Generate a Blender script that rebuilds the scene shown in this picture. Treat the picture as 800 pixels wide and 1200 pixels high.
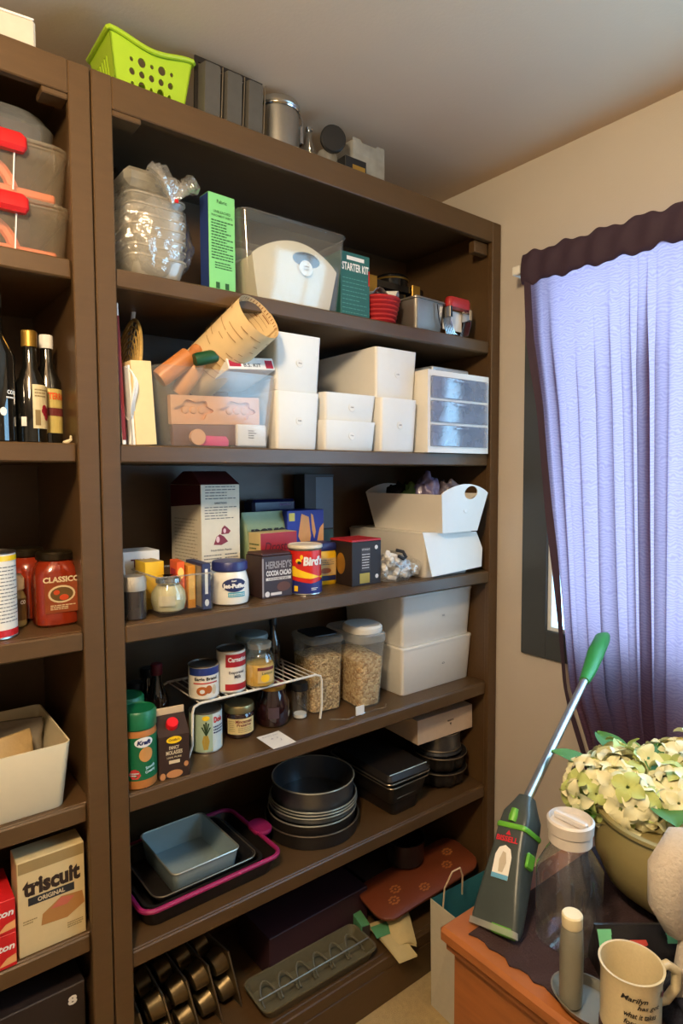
import bpy, bmesh, math, random
from mathutils import Vector, Matrix, noise, geometry
for o in list(bpy.data.objects): bpy.data.objects.remove(o)
sc = bpy.context.scene
col = sc.collection
R = math.radians
random.seed(7)

# ---------------------------------------------------------------- camera
cd = bpy.data.cameras.new('camera'); co = bpy.data.objects.new('camera', cd); col.objects.link(co)
right = Vector((0.7885757, -0.6149264, -0.00372635)); up = Vector((0.03975817, 0.04493658, 0.99819837)); fwd = Vector((0.61365109, 0.78730313, -0.05988424))
mw = Matrix((right, up, -fwd)).transposed().to_4x4(); mw.translation = (-0.3871, -1.28193, 1.51152)
co.matrix_world = mw
cd.sensor_fit = 'VERTICAL'; cd.sensor_height = 36; cd.lens = 733 / 1200 * 36; cd.clip_start = 0.02
sc.camera = co
# ---------------------------------------------------------------- sky, exposure
wd = bpy.data.worlds.new('overcast_sky'); sc.world = wd; wd.use_nodes = True
bg = wd.node_tree.nodes['Background']; bg.inputs[0].default_value = (0.38, 0.71, 1.0, 1); bg.inputs[1].default_value = 7.5
sc.view_settings.view_transform = 'Standard'; sc.view_settings.look = 'None'
sc.cycles.transparent_max_bounces = 32
sc.view_settings.exposure = 0.35; sc.view_settings.gamma = 1; sc.view_settings.use_curve_mapping = False
# daylight portal across the window opening (guides sampling of the sky only)
pl = bpy.data.lights.new('window_portal', 'AREA'); pl.shape = 'RECTANGLE'; pl.size = 1.15; pl.size_y = 1.62
pl.cycles.is_portal = True
po = bpy.data.objects.new('window_portal', pl); col.objects.link(po); po.location = (1.272, -1.0, 1.59); po.rotation_euler = (0, R(90), 0)
LAMP = (-.55, -1.05, 2.34); LAMP_W = 66.0; LAMP_C = (1.0, 0.77, 0.48)

# ---------------------------------------------------------------- helpers
def lin(c):
    return tuple(((v/255)/12.92 if v/255 <= .04045 else ((v/255+.055)/1.055)**2.4) for v in c) + (1,)
_m = {}
def M(name, c, r=.5, m=0, var=.07, sc_=60, bump=0.0, bsc=None, coat=0, stretch=None):
    if name in _m: return _m[name]
    mt = bpy.data.materials.new(name); mt.use_nodes = True; n = mt.node_tree.nodes; l = mt.node_tree.links
    b = n['Principled BSDF']; b.inputs['Roughness'].default_value = r; b.inputs['Metallic'].default_value = m
    b.inputs['Coat Weight'].default_value = coat
    tc = n.new('ShaderNodeTexCoord'); nz = n.new('ShaderNodeTexNoise'); nz.inputs['Scale'].default_value = sc_; nz.inputs['Detail'].default_value = 5
    src = tc.outputs['Object']
    if stretch:
        mp = n.new('ShaderNodeMapping'); mp.inputs['Scale'].default_value = stretch; l.new(src, mp.inputs[0]); src = mp.outputs[0]
    l.new(src, nz.inputs['Vector'])
    mx = n.new('ShaderNodeMix'); mx.data_type = 'RGBA'; base = lin(c)
    mx.inputs['A'].default_value = tuple(v*(1-var) for v in base[:3])+(1,); mx.inputs['B'].default_value = tuple(min(1, v*(1+var)) for v in base[:3])+(1,)
    l.new(nz.outputs['Fac'], mx.inputs['Factor']); l.new(mx.outputs['Result'], b.inputs['Base Color'])
    if bump:
        n2 = n.new('ShaderNodeTexNoise'); n2.inputs['Scale'].default_value = bsc or sc_*2; n2.inputs['Detail'].default_value = 4; l.new(src, n2.inputs['Vector'])
        bp = n.new('ShaderNodeBump'); bp.inputs['Strength'].default_value = bump; bp.inputs['Distance'].default_value = .004
        l.new(n2.outputs['Fac'], bp.inputs['Height']); l.new(bp.outputs[0], b.inputs['Normal'])
    _m[name] = mt; return mt
def clear(name, tint=(252, 252, 252), haze=.12, rough=.06, hazec=(225, 225, 220), gloss=.5, bump=0):
    """thin clear plastic or glass sheet: transmits, reflects by Fresnel, slight milky haze"""
    if name in _m: return _m[name]
    mt = bpy.data.materials.new(name); mt.use_nodes = True; n = mt.node_tree.nodes; l = mt.node_tree.links
    n.remove(n['Principled BSDF']); out = n['Material Output']
    tr = n.new('ShaderNodeBsdfTransparent'); tr.inputs[0].default_value = lin(tint)
    df = n.new('ShaderNodeBsdfDiffuse'); df.inputs[0].default_value = lin(hazec)
    tl = n.new('ShaderNodeBsdfTranslucent'); tl.inputs[0].default_value = lin(hazec)
    m0 = n.new('ShaderNodeMixShader'); m0.inputs[0].default_value = .45; l.new(df.outputs[0], m0.inputs[1]); l.new(tl.outputs[0], m0.inputs[2])
    gl = n.new('ShaderNodeBsdfGlossy'); gl.inputs['Roughness'].default_value = rough; gl.inputs[0].default_value = (1, 1, 1, 1)
    tc = n.new('ShaderNodeTexCoord'); nz = n.new('ShaderNodeTexNoise'); nz.inputs['Scale'].default_value = 25; l.new(tc.outputs['Object'], nz.inputs['Vector'])
    mr = n.new('ShaderNodeMapRange'); mr.inputs['To Min'].default_value = haze*.6; mr.inputs['To Max'].default_value = haze*1.4; l.new(nz.outputs['Fac'], mr.inputs['Value'])
    m1 = n.new('ShaderNodeMixShader'); l.new(mr.outputs[0], m1.inputs[0]); l.new(tr.outputs[0], m1.inputs[1]); l.new(m0.outputs[0], m1.inputs[2])
    lw = n.new('ShaderNodeLayerWeight'); lw.inputs[0].default_value = .5
    pw = n.new('ShaderNodeMath'); pw.operation = 'POWER'; pw.inputs[1].default_value = 4; l.new(lw.outputs['Facing'], pw.inputs[0])
    fr = n.new('ShaderNodeMath'); fr.operation = 'MULTIPLY_ADD'; fr.inputs[1].default_value = gloss*1.1; fr.inputs[2].default_value = gloss*.13; l.new(pw.outputs[0], fr.inputs[0])
    m2 = n.new('ShaderNodeMixShader'); l.new(fr.outputs[0], m2.inputs[0]); l.new(m1.outputs[0], m2.inputs[1]); l.new(gl.outputs[0], m2.inputs[2])
    if bump:
        n2 = n.new('ShaderNodeTexNoise'); n2.inputs['Scale'].default_value = 38; n2.inputs['Detail'].default_value = 3; l.new(tc.outputs['Object'], n2.inputs['Vector'])
        bp = n.new('ShaderNodeBump'); bp.inputs['Strength'].default_value = bump; bp.inputs['Distance'].default_value = .01; l.new(n2.outputs['Fac'], bp.inputs['Height'])
        l.new(bp.outputs[0], gl.inputs['Normal']); l.new(bp.outputs[0], lw.inputs['Normal'])
    l.new(m2.outputs[0], out.inputs[0]); _m[name] = mt; return mt
def grains(name, c0, c1, scale):
    mt = M(name, c1, .85); n = mt.node_tree.nodes; l = mt.node_tree.links; b = n['Principled BSDF']
    vo = n.new('ShaderNodeTexVoronoi'); vo.inputs['Scale'].default_value = scale; tc = [q for q in n if q.type == 'TEX_COORD'][0]; l.new(tc.outputs['Object'], vo.inputs['Vector'])
    sp = n.new('ShaderNodeSeparateColor'); l.new(vo.outputs['Color'], sp.inputs[0]); mx = n.new('ShaderNodeMix'); mx.data_type = 'RGBA'; mx.inputs['A'].default_value = lin(c0); mx.inputs['B'].default_value = lin(c1)
    l.new(sp.outputs[0], mx.inputs['Factor']); l.new(mx.outputs['Result'], b.inputs['Base Color'])
    bp = n.new('ShaderNodeBump'); bp.inputs['Strength'].default_value = 1; bp.inputs['Distance'].default_value = .004; bp.invert = True; l.new(vo.outputs['Distance'], bp.inputs['Height']); l.new(bp.outputs[0], b.inputs['Normal']); return mt
def tag(o, label=None, cat=None, group=None, kind=None):
    if label: o['label'] = label
    if cat: o['category'] = cat
    if group: o['group'] = group
    if kind: o['kind'] = kind
    return o
def thing(name, label, cat, loc=(0, 0, 0), rz=0, group=None, rot=None):
    o = bpy.data.objects.new(name, None); o.empty_display_size = .03; col.objects.link(o)
    o.location = loc; o.rotation_euler = rot or (0, 0, R(rz)); return tag(o, label, cat, group)
def copy_tree(o, parent=None):
    c = o.copy(); col.objects.link(c); c.parent = parent
    for ch in list(o.children): copy_tree(ch, c)
    return c
def rrect(w, d, r, z, n=4, cx=0, cy=0):
    r = max(1e-5, min(r, w/2-1e-5, d/2-1e-5)); P = []
    for (sx, sy, a0) in ((1, 1, 0), (-1, 1, 90), (-1, -1, 180), (1, -1, 270)):
        for k in range(n+1):
            a = R(a0+(90*k/n if n else 45)); P.append(Vector((cx+sx*(w/2-r)+r*math.cos(a), cy+sy*(d/2-r)+r*math.sin(a), z)))
    return P
def circ(r, z, n=28, cx=0, cy=0): return [Vector((cx+r*math.cos(2*math.pi*k/n), cy+r*math.sin(2*math.pi*k/n), z)) for k in range(n)]
class MB:
    def __init__(s): s.v = []; s.f = []
    def loft(s, rings, c0=True, c1=True, ring_closed=False):
        n = len(rings[0]); b = len(s.v)
        for r in rings: s.v += [Vector(p) for p in r]
        m = len(rings)
        for i in range(m if ring_closed else m-1):
            j = (i+1) % m
            for k in range(n): s.f.append((b+i*n+k, b+i*n+(k+1) % n, b+j*n+(k+1) % n, b+j*n+k))
        if not ring_closed:
            if c0: s.f.append(tuple(b+k for k in reversed(range(n))))
            if c1: s.f.append(tuple(b+(m-1)*n+k for k in range(n)))
        return s
    def lathe(s, prof, n=28, c0=True, c1=True, cx=0, cy=0): return s.loft([circ(max(r, 1e-4), z, n, cx, cy) for r, z in prof], c0, c1)
    def box(s, x0, x1, y0, y1, z0, z1, b=0):
        w, d = x1-x0, y1-y0; cx, cy = (x0+x1)/2, (y0+y1)/2; b = min(b, (z1-z0)/2.01, w/2.01, d/2.01)
        if b <= 0: return s.loft([rrect(w, d, 0, z0, 0, cx, cy), rrect(w, d, 0, z1, 0, cx, cy)])
        return s.loft([rrect(w-2*b, d-2*b, 1e-5, z0, 1, cx, cy), rrect(w, d, b, z0+b, 1, cx, cy), rrect(w, d, b, z1-b, 1, cx, cy), rrect(w-2*b, d-2*b, 1e-5, z1, 1, cx, cy)])
    def tub(s, wb, db, wt, dt, h, r=.015, t=.003, z0=0, n=4, rim=0, cyt=0, thin=False):
        """open container with wall thickness; rim = outward lip"""
        rings = [rrect(wb-.004, db-.004, r, z0, n), rrect(wb, db, r, z0+.003, n), rrect(wt, dt, r, z0+h, n, 0, cyt)]
        if rim: rings = rings[:2]+[rrect(wt, dt, r, z0+h-.004, n, 0, cyt), rrect(wt+2*rim, dt+2*rim, r+rim, z0+h-.004, n, 0, cyt), rrect(wt+2*rim, dt+2*rim, r+rim, z0+h, n, 0, cyt)]
        if thin: return s.loft(rings, True, False)
        rings += [rrect(wt-2*t, dt-2*t, max(r-t, .001), z0+h, n, 0, cyt), rrect(wb-2*t, db-2*t, max(r-t, .001), z0+t, n)]
        return s.loft(rings)
    def tube(s, pts, r, n=8, closed=False, cap=True):
        pts = [Vector(p) for p in pts]; m = len(pts); rings = []; pn = None
        for i, p in enumerate(pts):
            a = pts[(i-1) % m] if (closed or i > 0) else p; c = pts[(i+1) % m] if (closed or i < m-1) else p
            t = (c-a).normalized()
            if pn is None: pn = t.orthogonal().normalized()
            pn = (pn-t*pn.dot(t)).normalized(); bn = t.cross(pn); rr = r[i] if isinstance(r, (list, tuple)) else r
            rings.append([p+(pn*math.cos(2*math.pi*k/n)+bn*math.sin(2*math.pi*k/n))*rr for k in range(n)])
        return s.loft(rings, cap, cap, closed)
    def grid(s, fn, nu, nv, wrap=False):
        b = len(s.v)
        for j in range(nv+1):
            for i in range(nu+1): s.v.append(Vector(fn(i/nu, j/nv)))
        for j in range(nv):
            for i in range(nu):
                a = b+j*(nu+1)+i; s.f.append((a, a+1, a+nu+2, a+nu+1))
        return s
    def plate(s, outline, holes, frame, t):
        """2D outline with real holes, mapped by frame(u, v, depth)"""
        vs = []; es = []
        for lp in [outline]+holes:
            b = len(vs); vs += [Vector((p[0], p[1])) for p in lp]; es += [(b+k, b+(k+1) % len(lp)) for k in range(len(lp))]
        ov, oe, of, _, _, _ = geometry.delaunay_2d_cdt(vs, es, [], 0, 1e-7)
        def inside(p, lp):
            c = False; n = len(lp)
            for i in range(n):
                x1, y1 = lp[i]; x2, y2 = lp[(i+1) % n]
                if (y1 > p[1]) != (y2 > p[1]) and p[0] < (x2-x1)*(p[1]-y1)/(y2-y1)+x1: c = not c
            return c
        b = len(s.v); n = len(ov)
        s.v += [Vector(frame(p[0], p[1], 0)) for p in ov]+[Vector(frame(p[0], p[1], t)) for p in ov]
        for f in of:
            c = sum((ov[i] for i in f), Vector((0, 0)))/len(f)
            if inside(c, outline) and not any(inside(c, h) for h in holes):
                s.f.append(tuple(b+i for i in f)); s.f.append(tuple(b+n+i for i in reversed(f)))
        for lp in [outline]+holes:
            k0 = len(s.v); m = len(lp)
            s.v += [Vector(frame(p[0], p[1], 0)) for p in lp]+[Vector(frame(p[0], p[1], t)) for p in lp]
            for k in range(m): s.f.append((k0+k, k0+(k+1) % m, k0+m+(k+1) % m, k0+m+k))
        return s
    def xf(s, mtx, b=0):
        for i in range(b, len(s.v)): s.v[i] = mtx @ s.v[i]
        return s
    def build(s, name, mat, parent=None, smooth=35, loc=None, rot=None):
        me = bpy.data.meshes.new(name); me.from_pydata([tuple(v) for v in s.v], [], s.f); me.validate()
        bm = bmesh.new(); bm.from_mesh(me); bmesh.ops.recalc_face_normals(bm, faces=bm.faces); bm.to_mesh(me); bm.free()
        if smooth:
            me.polygons.foreach_set('use_smooth', [True]*len(me.polygons)); me.set_sharp_from_angle(angle=R(smooth))
        o = bpy.data.objects.new(name, me); col.objects.link(o)
        if mat: me.materials.append(mat)
        if parent: o.parent = parent
        if loc: o.location = loc
        if rot: o.rotation_euler = rot
        return o
_tx = {}
def text_geo(s, bold=0, shear=0):
    k = (s, bold, shear)
    if k not in _tx:
        cu = bpy.data.curves.new('t', 'FONT'); cu.body = s; cu.align_x = 'CENTER'; cu.align_y = 'CENTER'; cu.offset = bold; cu.shear = shear; cu.resolution_u = 2
        o = bpy.data.objects.new('t', cu); me = bpy.data.meshes.new_from_object(o)
        v = [(q.co.x, q.co.y) for q in me.vertices]; f = [tuple(p.vertices) for p in me.polygons]
        bpy.data.objects.remove(o); bpy.data.curves.remove(cu); bpy.data.meshes.remove(me)
        x0, x1 = min(q[0] for q in v), max(q[0] for q in v); y0, y1 = min(q[1] for q in v), max(q[1] for q in v)
        _tx[k] = ([((q[0]-(x0+x1)/2)/(x1-x0), (q[1]-(y0+y1)/2)/(y1-y0)) for q in v], f)
    return _tx[k]
# frames for flat print: (u right, v up, e off the surface)
def F(x, y, z): return lambda u, v, e=0: (x+u, y-e, z+v)                  # faces -y
def FX(x, y, z): return lambda u, v, e=0: (x-e, y-u, z+v)                 # faces -x
def FT(x, y, z): return lambda u, v, e=0: (x+u, y+v, z+e)                 # faces up
def CY(rad, z, a=0, cx=0, cy=0):                                          # round a cylinder
    return lambda u, v, e=0: (cx+(rad+e)*math.sin(R(a)+u/rad), cy-(rad+e)*math.cos(R(a)+u/rad), z+v)
class Art:
    def __init__(s, frame, lay=1): s.fr = frame; s.e = .0005*lay; s.m = MB()
    def add(s, pts, faces):
        b = len(s.m.v); s.m.v += [Vector(s.fr(p[0], p[1], s.e)) for p in pts]; s.m.f += [tuple(b+i for i in f) for f in faces]; return s
    def rect(s, x0, x1, y0, y1):
        n = max(1, int(abs(x1-x0)/.006)); P = []; Fc = []
        for i in range(n+1): P += [(x0+(x1-x0)*i/n, y0), (x0+(x1-x0)*i/n, y1)]
        for i in range(n): Fc.append((2*i, 2*i+2, 2*i+3, 2*i+1))
        return s.add(P, Fc)
    def ell(s, cx, cy, rx, ry, n=20, rings=3):
        P = [(cx, cy)]; Fc = []
        for k in range(1, rings+1):
            for i in range(n): a = 2*math.pi*i/n; P.append((cx+rx*k/rings*math.cos(a), cy+ry*k/rings*math.sin(a)))
        for i in range(n): Fc.append((0, 1+i, 1+(i+1) % n))
        for k in range(rings-1):
            for i in range(n): a = 1+k*n; Fc.append((a+i, a+n+i, a+n+(i+1) % n, a+(i+1) % n))
        return s.add(P, Fc)
    def poly(s, pts): return s.add(pts, [tuple(range(len(pts)))])
    def text(s, t, cx, cy, w, h, bold=.02, shear=0, rot=0):
        v, f = text_geo(t, bold, shear); c, n = math.cos(R(rot)), math.sin(R(rot))
        return s.add([(cx+q[0]*w*c-q[1]*h*n, cy+q[0]*w*n+q[1]*h*c) for q in v], f)
    def lines(s, x0, x1, y0, y1, n, seed=1, frac=.45):
        rg = random.Random(seed); dy = (y1-y0)/n
        for i in range(n):
            y = y1-dy*(i+.5); x = x0; end = x1-(x1-x0)*rg.choice((0, 0, .1, .3))
            while x < end:
                w = min(rg.uniform(.06, .18)*(x1-x0), end-x); s.rect(x, x+w, y-dy*frac/2, y+dy*frac/2); x += w+.025*(x1-x0)
        return s
    def build(s, name, mat, parent): return s.m.build(name, mat, parent, smooth=0)
# common materials
WHITE = M('white_plastic', (232, 228, 220), .38, var=.02); CREAM = M('cream_plastic', (226, 212, 178), .45, var=.03)
INK = M('black_ink', (28, 26, 28), .6); PAPERW = M('white_paper', (228, 226, 222), .7, var=.03)
GLASS = clear('clear_glass', (250, 252, 251), .03, .03, gloss=.8); PLAST = clear('clear_plastic', (252, 252, 250), .10, .10, gloss=.45)
STEEL = M('brushed_steel', (190, 186, 178), .32, 1, var=.06, sc_=90); CHROME = M('chrome', (205, 205, 205), .14, 1, var=.03)
BLACKP = M('black_plastic', (24, 23, 24), .42); RED = M('red_plastic', (190, 28, 30), .38); TINDARK = M('dark_nonstick', (52, 48, 46), .38, .55, var=.12)
TINEDGE = M('worn_and_lit_rim_metal', (150, 138, 120), .35, .85, var=.1); GOLD = M('gold_foil', (190, 150, 70), .35, .8)
INKG = M('grey_print', (92, 92, 96), .7)
# ================================================================ THE ROOM
H, T1, T2, T3, T4, T5, T0 = 2.2862, 1.9236, 1.5738, 1.2034, 0.8398, 0.4979, 0.135
W = 1.2367; TH = 0.0367; DB = 0.38; ZC = 2.441; XW = 1.240
def struct(name, mb, mat, smooth=35): return tag(mb.build(name, mat, None, smooth), kind='structure')
wallm = M('beige_wall_paint', (194, 184, 172), .75, var=.03, sc_=9, bump=.12, bsc=180)
ceilm = M('ceiling_paint', (206, 184, 160), .8, var=.02, sc_=12, bump=.1, bsc=140)
carpet = M('beige_carpet', (190, 166, 118), .95, var=.22, sc_=70, bump=.8, bsc=400)
struct('floor', MB().box(-2.6, XW, -3.2, .4, -.03, 0), carpet)
struct('ceiling', MB().box(-2.6, XW+.1, -3.2, .5, ZC, ZC+.04), ceilm)
struct('wall_back', MB().box(-2.6, XW, .405, .505, 0, ZC), wallm)
struct('wall_left', MB().box(-2.7, -2.6, -3.2, .4, 0, ZC), wallm)
struct('wall_front', MB().box(-2.6, XW, -3.3, -3.2, 0, ZC), wallm)
wr = MB(); wo = (-1.80, -.20, 1.044, 2.135)       # window opening y0, y1, z0, z1
wr.box(XW, XW+.03, wo[1], .4, 0, ZC); wr.box(XW, XW+.03, -3.2, wo[0], 0, ZC)
wr.box(XW, XW+.03, wo[0], wo[1], 0, wo[2]); wr.box(XW, XW+.03, wo[0], wo[1], wo[3], ZC)
struct('wall_right', wr, wallm)
frm = M('dark_slate_window_trim', (62, 66, 68), .42, var=.06); sash = M('white_window_sash', (225, 232, 232), .4)
win = tag(bpy.data.objects.new('window_1', None), kind='structure'); col.objects.link(win)
x0, x1 = XW-.012, XW-.0005
for nm, b in (('casing_side', (x0, x1, wo[1], wo[1]+.088, wo[2]-.086, wo[3]+.006)), ('casing_side', (x0, x1, wo[0]-.088, wo[0], wo[2]-.086, wo[3]+.006)),
              ('casing_bottom', (x0, x1, wo[0], wo[1], wo[2]-.086, wo[2])), ('casing_top', (x0, x1, wo[0], wo[1], wo[3], wo[3]+.006))):
    MB().box(*b, .002).build(nm, frm, win)
for b in ((XW-.004, XW+.028, wo[1]-.014, wo[1], wo[2], wo[3]), (XW-.004, XW+.028, wo[0], wo[0]+.014, wo[2], wo[3]),
          (XW-.004, XW+.028, wo[0]+.014, wo[1]-.014, wo[2], wo[2]+.012), (XW-.004, XW+.028, wo[0]+.014, wo[1]-.014, wo[3]-.012, wo[3]), (XW+.005, XW+.027, -1.015, -.985, wo[2]+.012, wo[3]-.012)):
    MB().box(*b, .001).build('sash_bar', sash, win)
for y0, y1 in ((wo[0]+.014, -1.015), (-.985, wo[1]-.014)): MB().box(XW+.018, XW+.021, y0, y1, wo[2]+.012, wo[3]-.012).build('pane', clear('window_glass', (245, 248, 250), .01, .02, gloss=.4), win)

# ================================================================ SHELVING UNITS
wood = M('dark_brown_painted_wood', (84, 62, 38), .36, var=.16, sc_=14, bump=.10, bsc=220, stretch=(1, 6, 6))
def unit(name, label, xa, xb, tops, gus):
    u = thing(name, label, 'shelving', (0, 0, 0))
    MB().box(xa, xa+.03, .004, DB+.015, 0, H-.001, .001).build('side_panel', wood, u); MB().box(xb-.03, xb, .004, DB+.015, 0, H-.001, .001).build('side_panel', wood, u)
    MB().box(xa+.03, xb-.03, DB, DB+.015, .02, H-.02).build('back_panel', wood, u)
    MB().box(xa+.03, xb-.03, .005, DB, H-.022, H).build('top_panel', wood, u)
    MB().box(xa+.0008, xa+.0395, -.014, .004, 0, H, .002).build('stile', wood, u); MB().box(xb-.0405, xb-.0008, -.014, .004, 0, H, .002).build('stile', wood, u)
    MB().box(xa+.0395, xb-.0405, -.014, .005, H-.062, H, .002).build('header', wood, u)
    for g in gus: MB().box(*g, .002).build('corner_block', wood, u)
    for i, t in enumerate(tops):
        y = -.0135 if abs(t-T3) < .01 or t < .2 else -.004
        MB().box(xa+.0302, xb-.0302, .005, DB-.0005, t-TH, t, .002).build('shelf', wood, u)
        MB().box(xa+.0405, xb-.0415, y, .005, t-TH, t, .003).build('shelf_front', wood, u)
    MB().box(xa+.0405, xb-.0415, -.013, .003, 0, T0-TH-.0005, .002).build('kick_board', wood, u)
    return u
unit('shelving_unit', 'tall dark brown pantry shelving unit standing against the window wall', 0, W, (T1, T2, T3, T4, T5, T0), ((.0395, .097, -.013, .03, H-.074, H-.0625), (1.135, 1.196, .006, .03, 2.188, H-.0625)))
unit('shelving_unit', 'dark brown shelving unit holding the wine bottles and cracker boxes', -1.2367, -.0012, (T1, T2, T3, .8525, .579, .2), ((-.088, -.042, -.013, .03, H-.074, H-.0625),))

# ceiling lamp of the room (out of view, lights the pantry)
lt = thing('ceiling_lamp', 'warm white glass dome lamp hanging from the ceiling', 'lamp', (LAMP[0], LAMP[1], ZC))
MB().lathe([(.07, -.02), (.07, 0)], 28).build('lamp_base', STEEL, lt); MB().tube([(0, 0, -.02), (0, 0, -.035)], .008).build('stem', STEEL, lt)
gm = bpy.data.materials.new('lamp_glass'); gm.use_nodes = True; gb = gm.node_tree.nodes['Principled BSDF']; gb.inputs['Emission Color'].default_value = (*LAMP_C, 1); gb.inputs['Emission Strength'].default_value = 6
MB().lathe([(.02, -.03), (.10, -.04), (.13, -.06)], 28, False, False).build('lamp_shade', gm, lt)
ld = bpy.data.lights.new('lamp_bulb', 'POINT'); ld.energy = LAMP_W; ld.color = LAMP_C; ld.shadow_soft_size = .09
lo = bpy.data.objects.new('lamp_bulb', ld); col.objects.link(lo); lo.parent = lt; lo.location = (0, 0, LAMP[2]-ZC-.06)
# ================================================================ CURTAIN
def curtain_mat():
    mt = bpy.data.materials.new('sheer_purple_curtain'); mt.use_nodes = True; n = mt.node_tree.nodes; l = mt.node_tree.links
    n.remove(n['Principled BSDF']); out = n['Material Output']
    tc = n.new('ShaderNodeTexCoord'); wv = n.new('ShaderNodeTexWave'); wv.bands_direction = 'Z'; wv.inputs['Scale'].default_value = 42; wv.inputs['Distortion'].default_value = 14; wv.inputs['Detail'].default_value = 2; wv.inputs['Detail Scale'].default_value = .8
    l.new(tc.outputs['Object'], wv.inputs['Vector'])
    mx = n.new('ShaderNodeMix'); mx.data_type = 'RGBA'; mx.inputs['A'].default_value = lin((200, 158, 180)); mx.inputs['B'].default_value = lin((226, 182, 196)); l.new(wv.outputs['Fac'], mx.inputs['Factor'])
    df = n.new('ShaderNodeBsdfDiffuse'); df.inputs[0].default_value = lin((70, 52, 72))
    tl = n.new('ShaderNodeBsdfTranslucent'); l.new(mx.outputs['Result'], tl.inputs[0])
    m = n.new('ShaderNodeMixShader'); m.inputs[0].default_value = .36; l.new(df.outputs[0], m.inputs[1]); l.new(tl.outputs[0], m.inputs[2]); l.new(m.outputs[0], out.inputs[0]); return mt
CURT = curtain_mat(); HEM = M('dark_purple_hem', (58, 40, 56), .8, var=.12, sc_=200)
cur = thing('window_curtain', 'sheer purple curtain with dark gathered header hanging over the window', 'curtain', (1.165, -.1, 0))
def cx_(y, z):     # fold depth
    k = min(1, max(0, (2.06-z)/.25)); w = .4+.6*k
    s = math.sin(y*31+1.1*math.sin(z*1.7))*.013*w+math.sin(y*67+1.3*z)*.004*w
    d = math.hypot((y+.285)/.09, (z-1.09)/.2); s -= .028*math.exp(-d*d)
    return s-.006*k
def edge(z):       # left edge of the cloth, gathered lower down (relative y)
    Zs = (2.12, 2.083, 1.896, 1.696, 1.402, 1.159, .919, .714, .60); Ys = (-.052, -.056, -.073, -.105, -.139, -.171, -.202, -.284, -.31)
    for i in range(8):
        if z >= Zs[i+1]: return Ys[i+1]+(Ys[i]-Ys[i+1])*(z-Zs[i+1])/(Zs[i]-Zs[i+1])
    return Ys[-1]
Zb, Zt = .70, 2.10
def cl(u, v):
    z = Zb+(Zt-Zb)*v; y0 = edge(z)-.018; y1 = -.535+.02*v; y = y0+(y1-y0)*u; p = 2*math.pi*6.5*(u+.05*math.sin(9*u)+.02*math.sin(2*z)); k = min(1, max(.15, (2.12-z)/.35)); am = .72+.28*math.sin(17*u+1); return (cx_(y, z)*.4+.010*k*am*math.sin(p), y+.0125*k*am*math.sin(2*p)*min(1, 4*u, 4*(1-u)), z)
MB().grid(cl, 260, 80).build('cloth', CURT, cur, smooth=60)
MB().grid(lambda u, v: (lambda z: (lambda y: (cx_(y, z)-.002, y, z))(edge(z)-.020*u))(Zb+(Zt-Zb)*v), 4, 60).build('side_hem', HEM, cur, smooth=60)
MB().grid(lambda u, v: (lambda z: (lambda y: (cx_(y, z)-.002, y, z))(-.535+.02*v-.016*u))(Zb+(Zt-Zb)*v), 3, 60).build('side_hem', HEM, cur, smooth=60)
def hd(u, v):
    y = -.048-.50*u; a = v*2*math.pi; z = 2.100+.044*math.cos(a)*(1+.10*math.sin(y*60)+.06*math.sin(y*131)); return (.0+.0125*math.sin(a)+.003*math.sin(y*90+a)*abs(math.sin(a)), y, z)
MB().grid(hd, 170, 16).build('header', HEM, cur, smooth=60)
MB().grid(lambda u, v: (cx_(edge(Zb)-.018-.24*u, Zb+.05*v)-.002, edge(Zb)-.018-.24*u, Zb+.05*v), 80, 3).build('bottom_hem', HEM, cur, smooth=60)
rod = thing('curtain_rod', 'white curtain rod on small wall brackets', 'curtain rod', (1.165, -.1, 2.100))
MB().tube([(0, .008-.03, 0), (0, -1.88, 0)], .0055, 12).build('rod', WHITE, rod)
for y in (-.040, -1.89):
    MB().box(-.012, XW-1.165-.001, y-.004, y+.022, -.012, .014, .003).build('bracket', WHITE, rod)
    MB().box(XW-1.165-.006, XW-1.165-.0005, y-.01, y+.028, -.026, .03, .002).build('bracket_plate', WHITE, rod)

# ================================================================ ON TOP OF THE UNITS
lime = M('lime_green_plastic', (158, 190, 40), .38, var=.04)
b = thing('storage_basket', 'lime green plastic basket with round holes on top of the shelving unit', 'basket', (.137, .085, H))
hb, wb_, wt_, db_, dt_ = .112, .142, .176, .10, .13
MB().box(-wb_/2, wb_/2, -db_/2, db_/2, 0, .004).build('bottom', lime, b)
def wall_front(sg):
    def fr(u, v, e): t = v/hb; return (u*(wb_/2+(wt_-wb_)/2*t)/(wt_/2), sg*(-(db_/2+(dt_-db_)/2*t)+e), v)
    return fr
def wall_side(sg):
    def fr(u, v, e): t = v/hb; return (sg*((wb_/2+(wt_-wb_)/2*t)-e), u*(db_/2+(dt_-db_)/2*t)/(dt_/2), v)
    return fr
def rim_curve(w, n=14): return [(w/2-w*i/n, hb-.014*math.sin(math.pi*i/n)**2) for i in range(n+1)]
def hole(cx, cy, r, n=12): return [(cx+r*math.cos(2*math.pi*k/n), cy+r*math.sin(2*math.pi*k/n)) for k in range(n)]
hl = []
for i in range(5):
    for j in range(3): hl.append(hole(-.046+.023*i, .028+.022*j, .0088 if (i+j) % 2 == (1 if j != 1 else 0) and j != 1 else (.0066 if j == 1 else .0042)))
for sg in (1, -1): MB().plate([(-wt_/2, 0), (wt_/2, 0)]+rim_curve(wt_), hl, wall_front(sg), .003).build('side_wall', lime, b, smooth=20)
sl = [[(x-.003, .03), (x+.003, .03), (x+.003, .08), (x-.003, .08)] for x in (-.03, -.015, 0, .015, .03)]
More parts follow.
